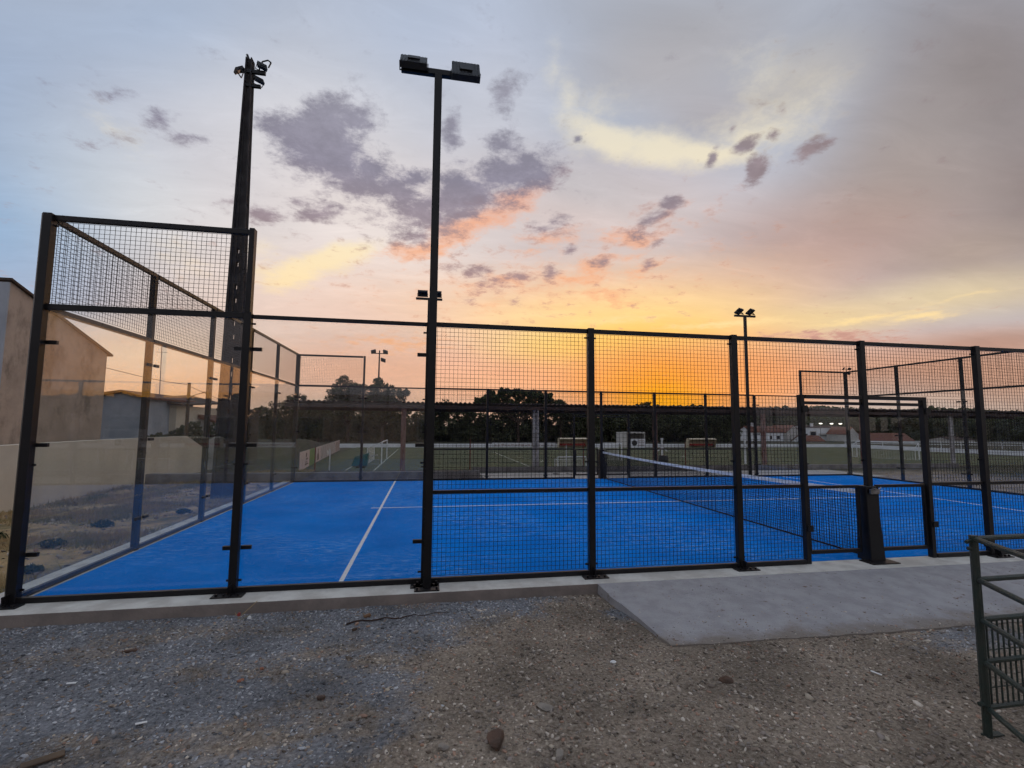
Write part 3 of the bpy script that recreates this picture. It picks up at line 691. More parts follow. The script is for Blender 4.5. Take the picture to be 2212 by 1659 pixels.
for c, ti, yw in (((-1.27, 7.72, 11.42), 40, -60), ((-.72, 7.72, 11.62), 62, 35), ((-.78, 7.72, 11.2), 55, 40)):
    floodlight(py, c, R_(ti), R_(yw), (.24, .22, .08))
br = MB(); br.path([(-.78, 7.7, 11.5), (-.70, 7.7, 11.78), (-.56, 7.7, 11.84), (-.48, 7.7, 11.78), (-.54, 7.7, 11.62)], .02, 5); br.build('bracket', M['steel'], py)
MB().bar((-1.08, 7.8, 11.85), (-1.14, 7.8, 12.0), .03, 6).build('cable_end', M['rubber'], py)

# ------------------------------------------------------------------ left of the court: boundary wall, houses, shrubs
def solo(mb, name, mat, label, cat, group=None, bevel=0, kind=None, smooth=False):
    o = mb.build(name, mat, None, bevel=bevel, smooth=smooth)
    # put the origin at the base of the thing
    V = [v.co for v in o.data.vertices]
    c = Vector((sum(v.x for v in V)/len(V), sum(v.y for v in V)/len(V), min(v.z for v in V)))
    o.data.transform(Matrix.Translation(-c)); o.location = c
    return tag(o, label, cat, group, kind)

solo(MB().prism([(-3, -.5), (15.4, -.6), (15.4, .86), (14.1, 1.31), (9, 1.31), (-3, 1.20)], 'x', -5.0, -4.8), 'boundary_wall', M['creamwall'],
     'long cream rendered wall along the dry grass left of the court, its end sloping down', 'wall')
solo(MB().prism([(-5.05, -.5), (-4.72, -.5), (-4.72, 1.0), (-4.72, 1.23), (-5.05, 1.05)], 'y', 16.3, 16.5), 'gate_pillar', M['offwhite'], 'short pale wall stub just beyond the end of the cream wall', 'wall')
bb = thing('concrete_building', (-14, 15.4, -.3), 'tall stained brown concrete building with a sloping roofline at the far left', 'building')
MB().prism([(12.9, -.3), (18.1, -.3), (18.1, 4.80), (12.9, 6.52)], 'x', -18, -10).build('wall', M['stained'], bb)
MB().box(-18, -10.0, 12.84, 12.897, -.3, 6.5).build('front_wall', M['bluegrey'], bb)  # blue-lit face of the brown building, the sky's tint painted as wall colour
MB().prism([(12.8, 6.56), (18.35, 4.74), (18.35, 4.82), (12.8, 6.64)], 'x', -18.1, -9.9).build('roof', M['darkroof'], bb)

def house(name, label, x0, x1, y0, y1, z0, ze, zr, wallm, roofm, ridge='x', wins=(), chim=None, over=.25, doors=()):
    """gabled house; ridge along x (eave faces camera) or y (gable faces camera)"""
    h = thing(name, ((x0+x1)/2, y0, z0), label, 'house')
    if ridge == 'x':
        MB().prism([(y0, z0), (y1, z0), (y1, ze), ((y0+y1)/2, zr-.12), (y0, ze)], 'x', x0, x1).build('wall', wallm, h)
        ym = (y0+y1)/2; sl = (zr-ze)/(ym-y0); e = over
        rf = MB().prism([(y0-e, ze-e*sl), (ym, zr), (y1+e, ze-e*sl), (y1+e, ze-e*sl+.12), (ym, zr+.12), (y0-e, ze-e*sl+.12)], 'x', x0-e, x1+e)
        nrib = int((x1-x0+2*e)/max(.35, (x1-x0)/40))
        for i in range(nrib+1):
            x = x0-e+(x1-x0+2*e)*i/nrib
            rf.add([(x-.06, y0-e, ze-e*sl+.12), (x+.06, y0-e, ze-e*sl+.12), (x+.06, ym, zr+.12), (x-.06, ym, zr+.12), (x, y0-e, ze-e*sl+.19), (x, ym, zr+.19)], [(0, 3, 2, 1), (0, 1, 4), (3, 5, 2), (0, 4, 5, 3), (1, 2, 5, 4)])
    else:
        xm = (x0+x1)/2; sl = (zr-ze)/(xm-x0); e = over
        MB().prism([(x0, z0), (x1, z0), (x1, ze), (xm, zr-.1), (x0, ze)], 'y', y0, y1).build('wall', wallm, h)
        rf = MB().prism([(x0-e, ze-e*sl), (xm, zr), (x1+e, ze-e*sl), (x1+e, ze-e*sl+.12), (xm, zr+.12), (x0-e, ze-e*sl+.12)], 'y', y0-.12, y1+.12)
    rf = rf.build('roof', roofm, h)
    for (a, b, c, d_) in wins:
        w_ = MB().box(a, b, y0-.06, y0-.005, c, d_).build('window', M['offwhite'], h); g_ = (b-a)*.1
        MB().box(a+g_, b-g_, y0-.08, y0-.062, c+g_, d_-g_).build('pane', M['window'], w_)
    for (a, b, c, d_) in doors: MB().box(a, b, y0-.06, y0-.005, c, d_).build('door', M['browndoor'], h)
    if chim:
        for (a, b, yc, zt0) in chim:
            MB().box(a, b, yc-.3, yc+.3, ze-.3, zt0).box(a-.08, b+.08, yc-.38, yc+.38, zt0, zt0+.12).build('chimney', M['white'], rf)
    return h
hb = thing('house', (-12.5, 24, -.3), 'blue-grey rendered house gable behind the cream wall, next to the stained building', 'house')
MB().prism([(-13.55, -.3), (-11.55, -.3), (-11.6, 3.16), (-12.56, 3.42), (-13.4, 3.28), (-13.5, 3.05)], 'y', 24, 30).build('wall', M['bluegrey'], hb)
MB().prism([(-13.7, 3.0), (-13.4, 3.32), (-12.56, 3.47), (-11.35, 3.12), (-11.35, 3.24), (-12.56, 3.60), (-13.45, 3.44), (-13.75, 3.1)], 'y', 23.8, 30.1).build('roof', M['tile'], hb)
h2 = thing('house', (-12, 27, -.3), 'cream house with a dark low roof, behind the small garden left of the court', 'house')
MB().box(-12.8, -11.2, 27, 33, -.3, 2.88).build('wall', M['creamwall'], h2)
MB().add([(-13.3, 26.6, 3.2), (-10.7, 26.6, 2.86), (-10.7, 26.6, 2.97), (-13.3, 26.6, 3.31), (-13.2, 33, 3.75), (-11.0, 33, 3.2), (-11.0, 33, 3.31), (-13.2, 33, 3.86)],
         [(0, 1, 2, 3), (7, 6, 5, 4), (0, 4, 5, 1), (3, 2, 6, 7), (1, 5, 6, 2), (0, 3, 7, 4)]).build('roof', M['darkroof'], h2)
for (a, b) in ((-12.55, -12.25), (-11.9, -11.6)):
    w_ = MB().box(a, b, 26.94, 26.995, 1.2, 1.95).build('window', M['offwhite'], h2); MB().box(a+.05, b-.05, 26.92, 26.938, 1.25, 1.9).build('pane', M['window'], w_)
MB().bar((-12.3, 27.2, 3.0), (-12.38, 27.2, 6.6), .025, 5).bar((-12.7, 27.2, 6.2), (-12.0, 27.2, 6.2), .015, 4).build('antenna', M['alu'], h2)
h3 = thing('house', (-11.5, 30, -.3), 'low grey house with red tiled roof sloping down towards the concrete pylon', 'house')
MB().prism([(-13.2, -.3), (-10.3, -.3), (-10.3, 1.82), (-12.6, 2.5), (-13.2, 2.6)], 'y', 30, 35).build('wall', M['offwhite'], h3)
MB().prism([(-13.3, 2.62), (-12.5, 2.52), (-10.1, 1.80), (-10.1, 1.95), (-12.5, 2.90), (-13.3, 2.98)], 'y', 29.8, 35.2).build('roof', M['tile'], h3)
tw = thing('shed', (-4.6, 17.3, -.4), 'dark brown shed with a boxy air-conditioning unit behind the left glass wall', 'shed')
MB().box(-5.0, -4.05, 17.2, 19.5, -.5, 2.35).build('wall', M['dark'], tw); MB().box(-5.06, -3.99, 17.1, 19.6, 2.35, 2.45).build('roof', M['darkroof'], tw)
ac = MB().box(-4.98, -4.66, 16.98, 17.19, 1.52, 1.84).build('air_conditioner', M['offwhite'], tw); MB().box(-4.94, -4.74, 16.955, 16.978, 1.57, 1.79).build('grille', M['dark'], ac)
sp = thing('street_pole', (-7.45, 20, -.3), 'slim brown utility pole with a curved lamp arm, beyond the cream wall', 'pole')
MB().bar((-7.45, 20, -.3), (-7.47, 20, 3.76), .085, 8, .07).build('pole', M['wood'], sp)
MB().path([(-7.46, 20, 2.9), (-7.3, 20, 3.12), (-7.0, 20, 3.24), (-6.75, 20, 3.3)], .02, 5).build('arm', M['alu'], sp); MB().box(-6.85, -6.6, 19.93, 20.07, 3.27, 3.34).build('lamp', M['alu'], sp)
solo(MB().path([(-10, 18.1, 4.2), (-9, 18.8, 3.92), (-8.2, 19.4, 3.75), (-7.47, 20, 3.66)], .012, 4), 'overhead_cable', M['rubber'], 'thin sagging cable from the stained building to the utility pole', 'cable')
solo(MB().path([(-7.47, 20, 3.6), (-7.0, 20.6, 3.3), (-6.0, 22, 2.7), (-4.3, 24, 1.9)], .012, 4), 'overhead_cable', M['rubber'], 'thin cable running down and right from the utility pole', 'cable')

def leaves(centers, radii, n, size, flat=.8, seed=0, shell=.55):
    rs = np.random.RandomState(seed); V = []; C = np.array(centers, float); Rr = np.array(radii, float)
    if Rr.ndim == 1: Rr = np.stack([Rr, Rr, Rr*flat], 1)
    wts = Rr[:, 0]**2; k = rs.choice(len(C), n, p=wts/wts.sum())
    dr = rs.normal(size=(n, 3)); dr /= np.linalg.norm(dr, axis=1)[:, None]
    rad = (shell+(1-shell)*rs.rand(n))**.8
    p = C[k]+dr*Rr[k]*rad[:, None]
    a = rs.normal(size=(n, 3)); a /= np.linalg.norm(a, axis=1)[:, None]; b = np.cross(a, rs.normal(size=(n, 3))); b /= np.linalg.norm(b, axis=1)[:, None]
    s = size*(.6+.8*rs.rand(n))[:, None]
    V = np.stack([p-a*s*.5-b*s*.28, p+a*s*.5-b*s*.28*.4, p+a*s*.62, p+b*s*.34], 1).reshape(-1, 3)
    return V, np.arange(4*n).reshape(-1, 4)
def tree(x, y, z0, clumps, n, size, label, mat='leaf', trunk=.25, group=None, seed=0, name='tree', cat='tree', spread=True, flat=.8, shell=.45):
    """clumps: (dx, dz, r) lobes of the crown; random smaller lobes roughen the outline"""
    rs = np.random.RandomState(seed+11); t = thing(name, (x, y, z0), label, cat, group)
    C = []; Rr = []
    for dx, dz, r in clumps:
        C.append((dx, rs.uniform(-.4, .4)*r, dz)); Rr.append(r*.8)
        for k in range(9):
            d_ = rs.normal(size=3); d_ /= np.linalg.norm(d_); C.append((dx+d_[0]*r*.85, d_[1]*r*.85, dz+d_[2]*r*.85*flat)); Rr.append(r*rs.uniform(.16, .36))
    V, F_ = leaves(C, Rr, n, size, flat, seed, shell)
    zmin = -(0) ; V[:, 2] = np.maximum(V[:, 2], .02)
    fast_mesh('crown', V, F_, M[mat], t)
    tr = MB(); tc = Vector((x, y, z0)); zc = min(c[1] for c in clumps)
    tr.bar(tc, tc+Vector((0, 0, zc*.6)), trunk, 7, trunk*.75)
    for dx, dz, r in clumps:
        tr.bar(tc+Vector((0, 0, zc*.55)), tc+Vector((dx*.8, 0, dz)), trunk*.6, 5, trunk*.18)
        for k in range(3): tr.bar(tc+Vector((dx*.5, 0, zc*.55+(dz-zc*.55)*.6)), tc+Vector((dx+rs.uniform(-.6, .6)*r, rs.uniform(-.5, .5)*r, dz+rs.uniform(-.2, .7)*r)), trunk*.3, 4, trunk*.08)
    tr.build('trunk', M['bark'], t)
    return t
# garden shrubs behind the cream wall
tree(-8.6, 22.0, -.3, [(0, 1.5, .55), (.5, 1.9, .5), (-.5, 1.3, .45)], 1500, .13, 'bushy green citrus tree in front of the cream house with dark roof', 'leaf2', .05, seed=3)
tree(-7.4, 21.0, -.3, [(0, 1.3, .6), (.6, 1.2, .5)], 1300, .13, 'dense dark shrub just left of the utility pole base', 'leaf2', .05, seed=4, name='shrub', cat='shrub')
tree(-6.7, 21.6, -.3, [(0, 1.7, .6), (.4, 1.2, .6)], 1500, .13, 'green shrub with yellowish leaves right of the utility pole', 'leaf2', .05, seed=5, name='shrub', cat='shrub')
tree(-10.0, 22.6, -.3, [(0, 1.15, .5), (.9, 1.1, .4)], 900, .13, 'low shrub peeping over the cream wall below the blue-grey house', 'leaf2', .04, seed=6, name='shrub', cat='shrub')
tree(-5.2, 15.9, -.3, [(0, 1.0, .32), (.2, .7, .3)], 600, .08, 'small shrub leaning over the sloping end of the cream wall', 'leaf2', .03, seed=8, name='shrub', cat='shrub')

# ------------------------------------------------------------------ far side terrace: low wall, canopy, thin posts
solo(MB().box(-4.6, 5.9, 11.15, 11.38, -.4, .19), 'low_wall', M['lowwall'], 'low rough grey wall running behind the far glass panes', 'wall', bevel=.01)
solo(MB().box(5.9, 30, 13.75, 13.95, -.4, .10), 'low_wall', M['lowwall'], 'low dark kerb wall beyond the pale pavement on the far side of the court', 'wall', bevel=.01)
can = thing('canopy', (17, 15, -.3), 'long low rusty canopy with corrugated roof edge between the court and the football pitch', 'canopy')
cx = np.arange(-1.4, 37.5, .05); crv = [(x, 2.70+.035*math.sin(2*math.pi*x/.19)) for x in cx]
rfm = MB(); nn = len(cx)
rfm.add([(x, 13.9, z+.012) for x, z in crv]+[(x, 16.4, z-.10+.012) for x, z in crv]+[(x, 13.9, z-.012) for x, z in crv]+[(x, 16.4, z-.10-.012) for x, z in crv],
        [(i, i+1, nn+i+1, nn+i) for i in range(nn-1)]+[(2*nn+i+1, 2*nn+i, 3*nn+i, 3*nn+i+1) for i in range(nn-1)]+[(i+1, i, 2*nn+i, 2*nn+i+1) for i in range(nn-1)])
rfm.build('roof_sheet', M['canroof'], can)
MB().box(-1.4, 37.4, 14.0, 14.1, 2.46, 2.60).build('beam', M['canroof'], can); MB().box(-1.4, 37.4, 16.2, 16.3, 2.40, 2.54).build('beam', M['canroof'], can)
for i, x in enumerate((3.1, 8.6, 14.06, 19.5, 24.9, 30.2, 35.4)):
    mt = M['paleconc'] if i in (1, 5) else M['redcol']
    cm = MB().box(x-.06 if i == 1 else x-.10, x+.06 if i == 1 else x+.10, 14.13, 14.22, -.3, 2.6)
    if i == 1:
        cm = MB(); 
        for s in (-1, 1): cm.box(x+s*.03, x+s*.125, 14.1, 14.28, -.3, 2.6)
        z = -.3
        while z < 2.5: cm.box(x-.03, x+.03, 14.14, 14.24, z, z+.10); z += .23
        for z in (1.02, 1.95): cm.box(x-.13, x+.13, 14.09, 14.29, z, z+.02)
    o = cm.build('column', mt, can)
    MB().box(x-.05, x+.05, 14.1, 16.2, 2.5, 2.56).build('rafter', M['canroof'], can)
for i, (x, y, h, mtn, lab) in enumerate([(-.42, 15.0, .85, 'redpipe', 'thin rusty post standing in front of the advertising boards'), (5.9, 15.0, 1.2, 'redpipe', 'thin red post at the pitch edge, right of the near mast'),
        (16.0, 15.0, 1.25, 'redpipe', 'thin red post at the pitch edge, seen right of the black barrel'), (.15, 15.0, .75, 'white', 'thin white post at the pitch edge left of the near goal'),
        (10.2, 15.0, .95, 'white', 'short white post at the pitch edge just right of the slotted pale column'), (11.0, 15.0, 1.1, 'redpipe', 'thin red post behind the far fence near the net')]):
    solo(MB().bar((x, y, -.3), (x, y, h), .025, 6), 'thin_post', M[mtn], lab, 'post')

# ------------------------------------------------------------------ football pitch things
def goal(name, x0, y0, x1, y1, h, depth, mat, label, r=.06):
    g = thing(name, (x0, y0, -1.88), label, 'goal'); a = Vector((x0, y0, -1.88)); b = Vector((x1, y1, -1.88)); up = Vector((0, 0, h))
    n_ = Vector((-(b-a).normalized().y, (b-a).normalized().x, 0))*depth
    MB().bar(a, a+up, r, 8).build('goalpost', mat, g); MB().bar(b, b+up, r, 8).build('goalpost', mat, g); MB().bar(a+up, b+up, r, 8).build('crossbar', mat, g)
    up2 = Vector((0, 0, h*.72))
    fr = MB().bar(a, a+n_, r*.5, 6).bar(a+n_, a+n_+up2, r*.5, 6).bar(b+n_, b+n_+up2, r*.5, 6).bar(a+n_+up2, a+up, r*.5, 6).bar(b+n_+up2, b+up, r*.5, 6).bar(a+n_+up2, b+n_+up2, r*.5, 6).bar(b, b+n_, r*.5, 6).bar(a+n_, b+n_, r*.5, 6); fr.build('rear_frame', mat, g)
    nt = MB(); A = a+n_+up2; B = b+n_+up2; C_ = b+n_; D_ = a+n_
    for i in range(1, 25):
        t = i/25; nt.bar(A.lerp(B, t), D_.lerp(C_, t), .006, 3, caps=False)
    for i in range(1, 9):
        t = i/9; nt.bar(A.lerp(D_, t), B.lerp(C_, t), .006, 3, caps=False)
    nt.build('net', M['litter'], g); return g
goal('goal', 0, 40.7, 0, 46.9, 2.05, 1.3, M['white'], 'white seven-a-side goal standing sideways on the pitch, seen through the far glass')
goal('goal', 22.7, 43.4, 24.9, 43.2, 1.85, 1.2, M['white'], 'white goal whose corner shows above the far end of the net')
goal('goal', 59.6, 48, 62.3, 42.2, 1.98, -1.4, M['white'], 'white goal on the right part of the pitch, seen through the court gates')
goal('goal', 15.8, 36.2, 18.6, 36.6, .88, .7, M['white'], 'very low white training goal on the pitch left of the net', r=.045)
tc_ = thing('trolley', (-1.6, 38.2, -1.9), 'teal two-wheeled pitch trolley in front of the sideways goal', 'trolley')
MB().prism([(-2.3, -1.8), (-1.0, -1.8), (-.9, -.7), (-2.0, -1.0)], 'y', 38, 38.8).build('bin', M['teal'], tc_)
for yy in (37.9, 38.9): MB().bar((-1.5, yy-.03, -1.72), (-1.5, yy+.03, -1.72), .17, 12).build('wheel', M['rubber'], tc_)
MB().path([(-1.0, 38.1, -1.0), (-.2, 38.1, -.9), (-.2, 38.7, -.9), (-1.0, 38.7, -1.0)], .03, 6).build('handle', M['alu'], tc_)
solo(MB().bar((27.8, 39.5, -1.88), (27.8, 39.5, -1.5), .46, 16, .52).bar((27.8, 39.5, -1.5), (27.8, 39.5, -1.08), .52, 16, .44), 'barrel', M['rubber'], 'black barrel on the pitch behind the net', 'barrel')
wpz = solo(MB().bar((28.2, 40.5, -1.9), (28.2, 40.5, .55), .09, 8).bar((28.2, 40.5, -.3), (28.8, 40.5, -.75), .05, 6).bar((28.2, 40.5, -.3), (27.7, 40.5, -.7), .05, 6).bar((28.2, 40.5, .45), (28.2, 40.5, .62), .14, 8), 'white_pole', M['white'], 'white pole with short side struts standing behind the black barrel', 'pole')
solo(MB().bar((35.9, 37.9, -1.9), (35.9, 37.9, .75), .09, 8), 'white_pole', M['white'], 'plain white pole on the pitch left of the right-hand mast', 'pole')
# advertising boards along the left touchline
bds = [('pinkboard', 'narrow pale advertising board nearest the court', None), ('pinkboard', 'pale advertising board with grey lettering blocks', 'text'), ('greenboard', 'plain green advertising board', None),
       ('pinkboard', 'pale advertising board showing a dark wine bottle', 'bottle'), ('greyboard', 'plain pinkish-grey advertising board right of the bottle board', None), ('greyboard', 'pinkish-grey advertising board with a white bird shape', 'bird'),
       ('greyboard', 'sixth-size grey advertising board behind the thin rusty post', None), ('pinkboard', 'farthest striped pale advertising board', 'stripe')]
ys_ = [34.2, 35.6, 39.0, 42.4, 46.3, 50.2, 55.5, 60.0, 66.0]
for i, (mtn, lab, pr) in enumerate(bds):
    y0, y1 = ys_[i]+.06, ys_[i+1]-.06; xa = -5.65-(y0-34)*.075; xb = -5.65-(y1-34)*.075
    t = thing('advertising_board', (xa, y0, -1.9), lab, 'advertising board', 'advertising boards along the pitch touchline')
    def q4(a, b, za, zb, off, th):
        X0 = xa+(xb-xa)*a+off; X1 = xa+(xb-xa)*b+off; Y0 = y0+(y1-y0)*a; Y1 = y0+(y1-y0)*b
        return MB().add([(X0, Y0, za), (X0+th, Y0, za), (X1+th, Y1, za), (X1, Y1, za), (X0, Y0, zb), (X0+th, Y0, zb), (X1+th, Y1, zb), (X1, Y1, zb)],
                        [(0, 3, 2, 1), (4, 5, 6, 7), (0, 1, 5, 4), (1, 2, 6, 5), (2, 3, 7, 6), (3, 0, 4, 7)])
    q4(0, 1, -1.86, -.42, 0, .05).build('panel', M[mtn], t)
    if pr == 'text':
        for (a, b, za, zb) in ((.4, .55, -.95, -.62), (.45, .7, -1.2, -1.05), (.3, .75, -1.62, -1.5), (.35, .65, -1.42, -1.34)): q4(a, b, za, zb, .052, .006).build('lettering', M['print'], t)
    if pr == 'bottle':
        q4(.35, .62, -1.7, -1.1, .052, .006).build('bottle_picture', M['print'], t); q4(.44, .53, -1.1, -.6, .052, .006).build('bottle_picture', M['print'], t)
    if pr == 'bird':
        b_ = MB(); b_.v = []; X_ = lambda a: xa+(xb-xa)*a+.056; Y_ = lambda a: y0+(y1-y0)*a
        b_.add([(X_(.1), Y_(.1), -1.0), (X_(.5), Y_(.5), -1.35), (X_(.8), Y_(.8), -.8), (X_(.75), Y_(.75), -1.6), (X_(.3), Y_(.3), -1.75)], [(0, 1, 4), (1, 2, 3), (1, 3, 4)]); b_.build('bird_picture', M['printw'], t)
    if pr == 'stripe':
        for k in range(4): q4(.1+.22*k, .2+.22*k, -1.8, -.5, .052, .006).build('stripe', M['print'], t)
# white perimeter wall
pw = thing('perimeter_wall', (38, 75, -1.95), 'low white perimeter wall along the far side of the football pitch', 'wall')
MB().box(-9.6, 86, 75, 75.25, -2.0, -1.30).build('wall', M['whitewall'], pw)
for (x0, x1) in ((15.2, 26.4),): MB().box(x0, x1, 74.9, 74.98, -1.9, -1.12).build('banner', M['white'], pw)
rsb = random.Random(4)
for k in range(18):
    x0 = 15.6+k*.58; MB().box(x0, x0+rsb.uniform(.25, .5), 74.87, 74.898, -1.62+rsb.uniform(-.05, .1), -1.4+rsb.uniform(-.05, .1)).build('lettering', M['greyboard'], pw)
pw2 = thing('perimeter_wall', (87, 55, -1.95), 'low white perimeter wall turning along the right end of the football pitch', 'wall')
poly = [(86, 75), (86.3, 60), (88, 50), (93, 36), (97, 20)]
for k, (a, b) in enumerate(zip(poly[:-1], poly[1:])):
    d_ = (Vector(b)-Vector(a)).normalized(); nrm = Vector((-d_.y, d_.x))*.12; A, B = Vector(a), Vector(b); pts = [A+nrm, A-nrm, B-nrm, B+nrm]
    MB().prism([(p.x, p.y) for p in pts], 'z', -2.0, -1.30).build('wall', M['whitewall'], pw2)
rl = thing('railing', (110, 90, -1.9), 'white two-bar railing beyond the right end of the pitch', 'railing')
MB().bar((88, 78, -.75), (122, 64, -.75), .06, 5).bar((88, 78, -1.2), (122, 64, -1.2), .05, 5).build('bar', M['white'], rl)
for k in range(12):
    t_ = k/11; MB().bar((88+34*t_, 78-14*t_, -2), (88+34*t_, 78-14*t_, -.75), .06, 5).build('post', M['white'], rl)

def dugout(x0, x1, y, label, crest=False):
    t = thing('dugout', ((x0+x1)/2, y, -1.9), label, 'dugout', 'team dugouts beside the pitch')
    z0 = -1.9; prof = [(y, z0+1.55), (y+.5, z0+1.72), (y+1.1, z0+1.60), (y+1.35, z0+1.1), (y+1.45, z0)]
    inner = [(a-.05, b-.06) for a, b in prof]
    MB().prism(prof+inner[::-1], 'x', x0, x1).build('shell', M['cream'], t)
    for x in (x0, x1-.06): MB().prism(prof+[(y+.35, z0)], 'x', x-.002, x+.062).build('side_panel', M['cream'], t)
    MB().box(x0+.1, x1-.1, y+.55, y+1.0, z0+.38, z0+.44).box(x0+.1, x1-.1, y+.98, y+1.04, z0+.44, z0+.72).build('bench', M['redseat'], t)
    return t
dugout(26.6, 31.6, 73.3, 'left cream dugout with red bench on the far side of the pitch')
dugout(50.8, 56.1, 73.3, 'right cream dugout with red bench on the far side of the pitch')
sh = thing('booth', (40, 73.5, -1.95), 'pale booth with a dark round crest between the two dugouts', 'booth')
MB().box(38.0, 42.3, 76.0, 76.1, -1.95, .8).box(38.0, 39.0, 73.5, 76, -1.95, .82).box(42.2, 42.3, 73.5, 76, -1.95, .8).build('wall', M['offwhite'], sh)
MB().box(39.0, 42.35, 73.3, 76.1, .62, .85).build('roof', M['offwhite'], sh)
MB().box(39.6, 42.3, 73.4, 73.5, -1.95, -.35).build('front_panel', M['whitewall'], sh)
MB().bar((40.25, 73.39, -1.05), (40.25, 73.37, -1.05), .5, 16).build('crest', M['dark'], sh)
for k in range(3): MB().box(41.0, 42.1, 73.37, 73.398, -.7-.4*k, -.55-.4*k).build('lettering', M['greyboard'], sh)

# houses beyond the right end of the pitch
house('house', 'white house with three windows and a brown tiled roof, right of the right-hand mast', 94.5, 104.8, 115, 121, -4.2, .55, 2.15, M['whitewall'], M['tile'], 'x',
      wins=((98.2, 99.0, -1.5, -.4), (100.3, 101.1, -1.5, -.4), (102.4, 103.6, -1.5, -.4)), chim=((96.9, 97.7, 118, 3.1),))
house('house', 'pale gabled house end with a low red lean-to roof, adjoining the white house', 104.85, 109.8, 114, 122, -4.2, .5, 2.5, M['offwhite'], M['tile'], 'y', over=.15)
house('annex', 'small red-roofed annex in front of the pale gabled house', 105.4, 111.5, 108, 112.5, -4.2, -1.7, -.35, M['whitewall'], M['tile'], 'x')
house('building', 'long whitish building with dark openings behind the court gates', 116.8, 130, 120, 128, -4.2, 2.0, 2.5, M['whitewall'], M['darkroof'], 'x',
      wins=((118.0, 120.2, -.9, .9), (121, 125.5, -.9, .2), (126.0, 129.2, -1.3, -.1)), chim=((119.3, 119.9, 121, 3.1),), doors=((130.0-.9, 130-.3, -3.9, -2),))
house('house', 'white gable-ended house to the right of the long whitish building', 122.8, 126.8, 112, 119, -4.2, .1, 2.1, M['offwhite'], M['tile'], 'y', over=.1)
house('house', 'long low house with red tiled roof at the right, behind the pitch wall', 127.5, 145.6, 112, 118, -4.2, -1.65, .4, M['whitewall'], M['tile'], 'x', wins=((131, 133, -3.2, -2.3), (138, 140, -3.2, -2.3)))
house('house', 'small grey building far right among the trees', 150, 158, 105, 111, -4, -1.2, -.5, M['offwhite'], M['darkroof'], 'x', wins=((152, 153, -2.6, -1.8),))
for i, x in enumerate((121.2, 125.0, 128.1)):
    t = thing('street_lamp', (x, 121.0, -4), 'lit street lamp above the long whitish building, %s of three' % ('leftmost', 'middle', 'rightmost')[i], 'street lamp', 'lit street lamps behind the pitch')
    MB().bar((x, 119.4, -4), (x, 119.4, 3.1), .07, 6).build('pole', M['alu'], t)
    em = bpy.data.materials.get('lamp_glow')
    if em is None:
        em = bpy.data.materials.new('lamp_glow'); em.use_nodes = True; nt_ = em.node_tree; nt_.nodes.clear()
        e_ = nt_.nodes.new('ShaderNodeEmission'); e_.inputs[0].default_value = (1, .93, .8, 1); e_.inputs[1].default_value = 6; oo = nt_.nodes.new('ShaderNodeOutputMaterial'); nt_.links.new(e_.outputs[0], oo.inputs[0])
    MB().box(x-.3, x+.3, 119.0, 119.5, 3.1, 3.28).build('lamp', em, t)

# stadium light poles beyond the trees
def stadium(x, y, zt, lab):
    t = thing('stadium_light', (x, y, -2), lab, 'floodlight mast', 'stadium floodlight poles')
    MB().bar((x, y, -2), (x, y, zt), .34, 8, .16).build('pole', M['conc'], t)
    hd = MB().box(x-1.6, x+1.6, y-.1, y+.1, zt-.9, zt-.7); hd.build('cross_arm', M['steel'], t)
    for dx, dz in ((-1.4, -.5), (1.4, -.5), (.9, -2.6)):
        m_ = Matrix.Translation((x+dx, y-.3, zt+dz)) @ Matrix.Rotation(R_(-40), 4, 'X') @ Matrix.Rotation(R_(25 if dx > 0 else -25), 4, 'Y')
        MB().mbox(m_, -.6, .6, -.5, .5, 0, .35).build('floodlight', M['rubber'], t)
stadium(-7.93, 118, 20.6, 'stadium light pole with three lamps above the big left tree')
stadium(182.9, 170, 27.9, 'distant stadium light pole at the right end corner of the court')

# ------------------------------------------------------------------ trees behind the pitch
tree(-12.2, 100, -2, [(-.3, 11.4, 3.2), (-2.4, 9.0, 3.2), (2.2, 9.6, 3.2), (-3.0, 6.2, 3.0), (2.2, 5.8, 3.2), (0, 8, 3.2)], 12000, .42, 'big round leafy tree, left crown of the tall pair behind the far glass', seed=21, trunk=.4)
tree(-5.2, 101, -2, [(-.6, 11.3, 3.0), (2.6, 9.9, 3.2), (-2.0, 8.8, 2.8), (3.6, 6.9, 3.2), (-1, 5.8, 3.0), (1, 8, 3.2)], 12000, .42, 'big round leafy tree, right crown of the tall pair below the stadium light', seed=22, trunk=.4)
for i, (x, y, top, r, lab) in enumerate([(-26, 102, 7.6, 2.4, 'small bushy tree at the left end of the far tree line'), (-22.6, 101, 9.2, 2.3, 'rounded tree at the far left corner post of the court'), (-18.6, 103, 7.0, 1.9, 'low tree just left of the tall pair')]):
    tree(x, y, -2, [(0, top+2-r, r), (-r*.7, top+.6-r*1.4, r*.8), (r*.7, top+.4-r*1.5, r*.85), (0, top-r*2.2, r)], 2600, .42, lab, seed=30+i, trunk=.2, group='small trees left of the tall pair')
tree(24.6, 100, -2, [(0, 10.9, 2.2), (-3.4, 10.7, 2.2), (3.4, 10.7, 2.2), (-6.4, 10.0, 2.1), (6.6, 10.0, 2.1), (-8.8, 8.7, 1.9), (9.0, 8.7, 1.9), (-2, 8.4, 2.2), (2.2, 8.4, 2.2), (-5.2, 7.9, 2.0), (5.2, 7.9, 2.0)], 20000, .4, 'wide flat umbrella pine left of the sunset glow', 'pine', seed=40, trunk=.35, flat=.8, name='pine_tree')
tree(57.6, 104, -2, [(-1.6, 8.4, 1.5), (2.2, 8.2, 1.4), (0, 7.6, 1.6), (.3, 9.4, 1.0)], 1900, .42, 'small ragged tree silhouetted in the orange sunset glow', seed=41, trunk=.2)
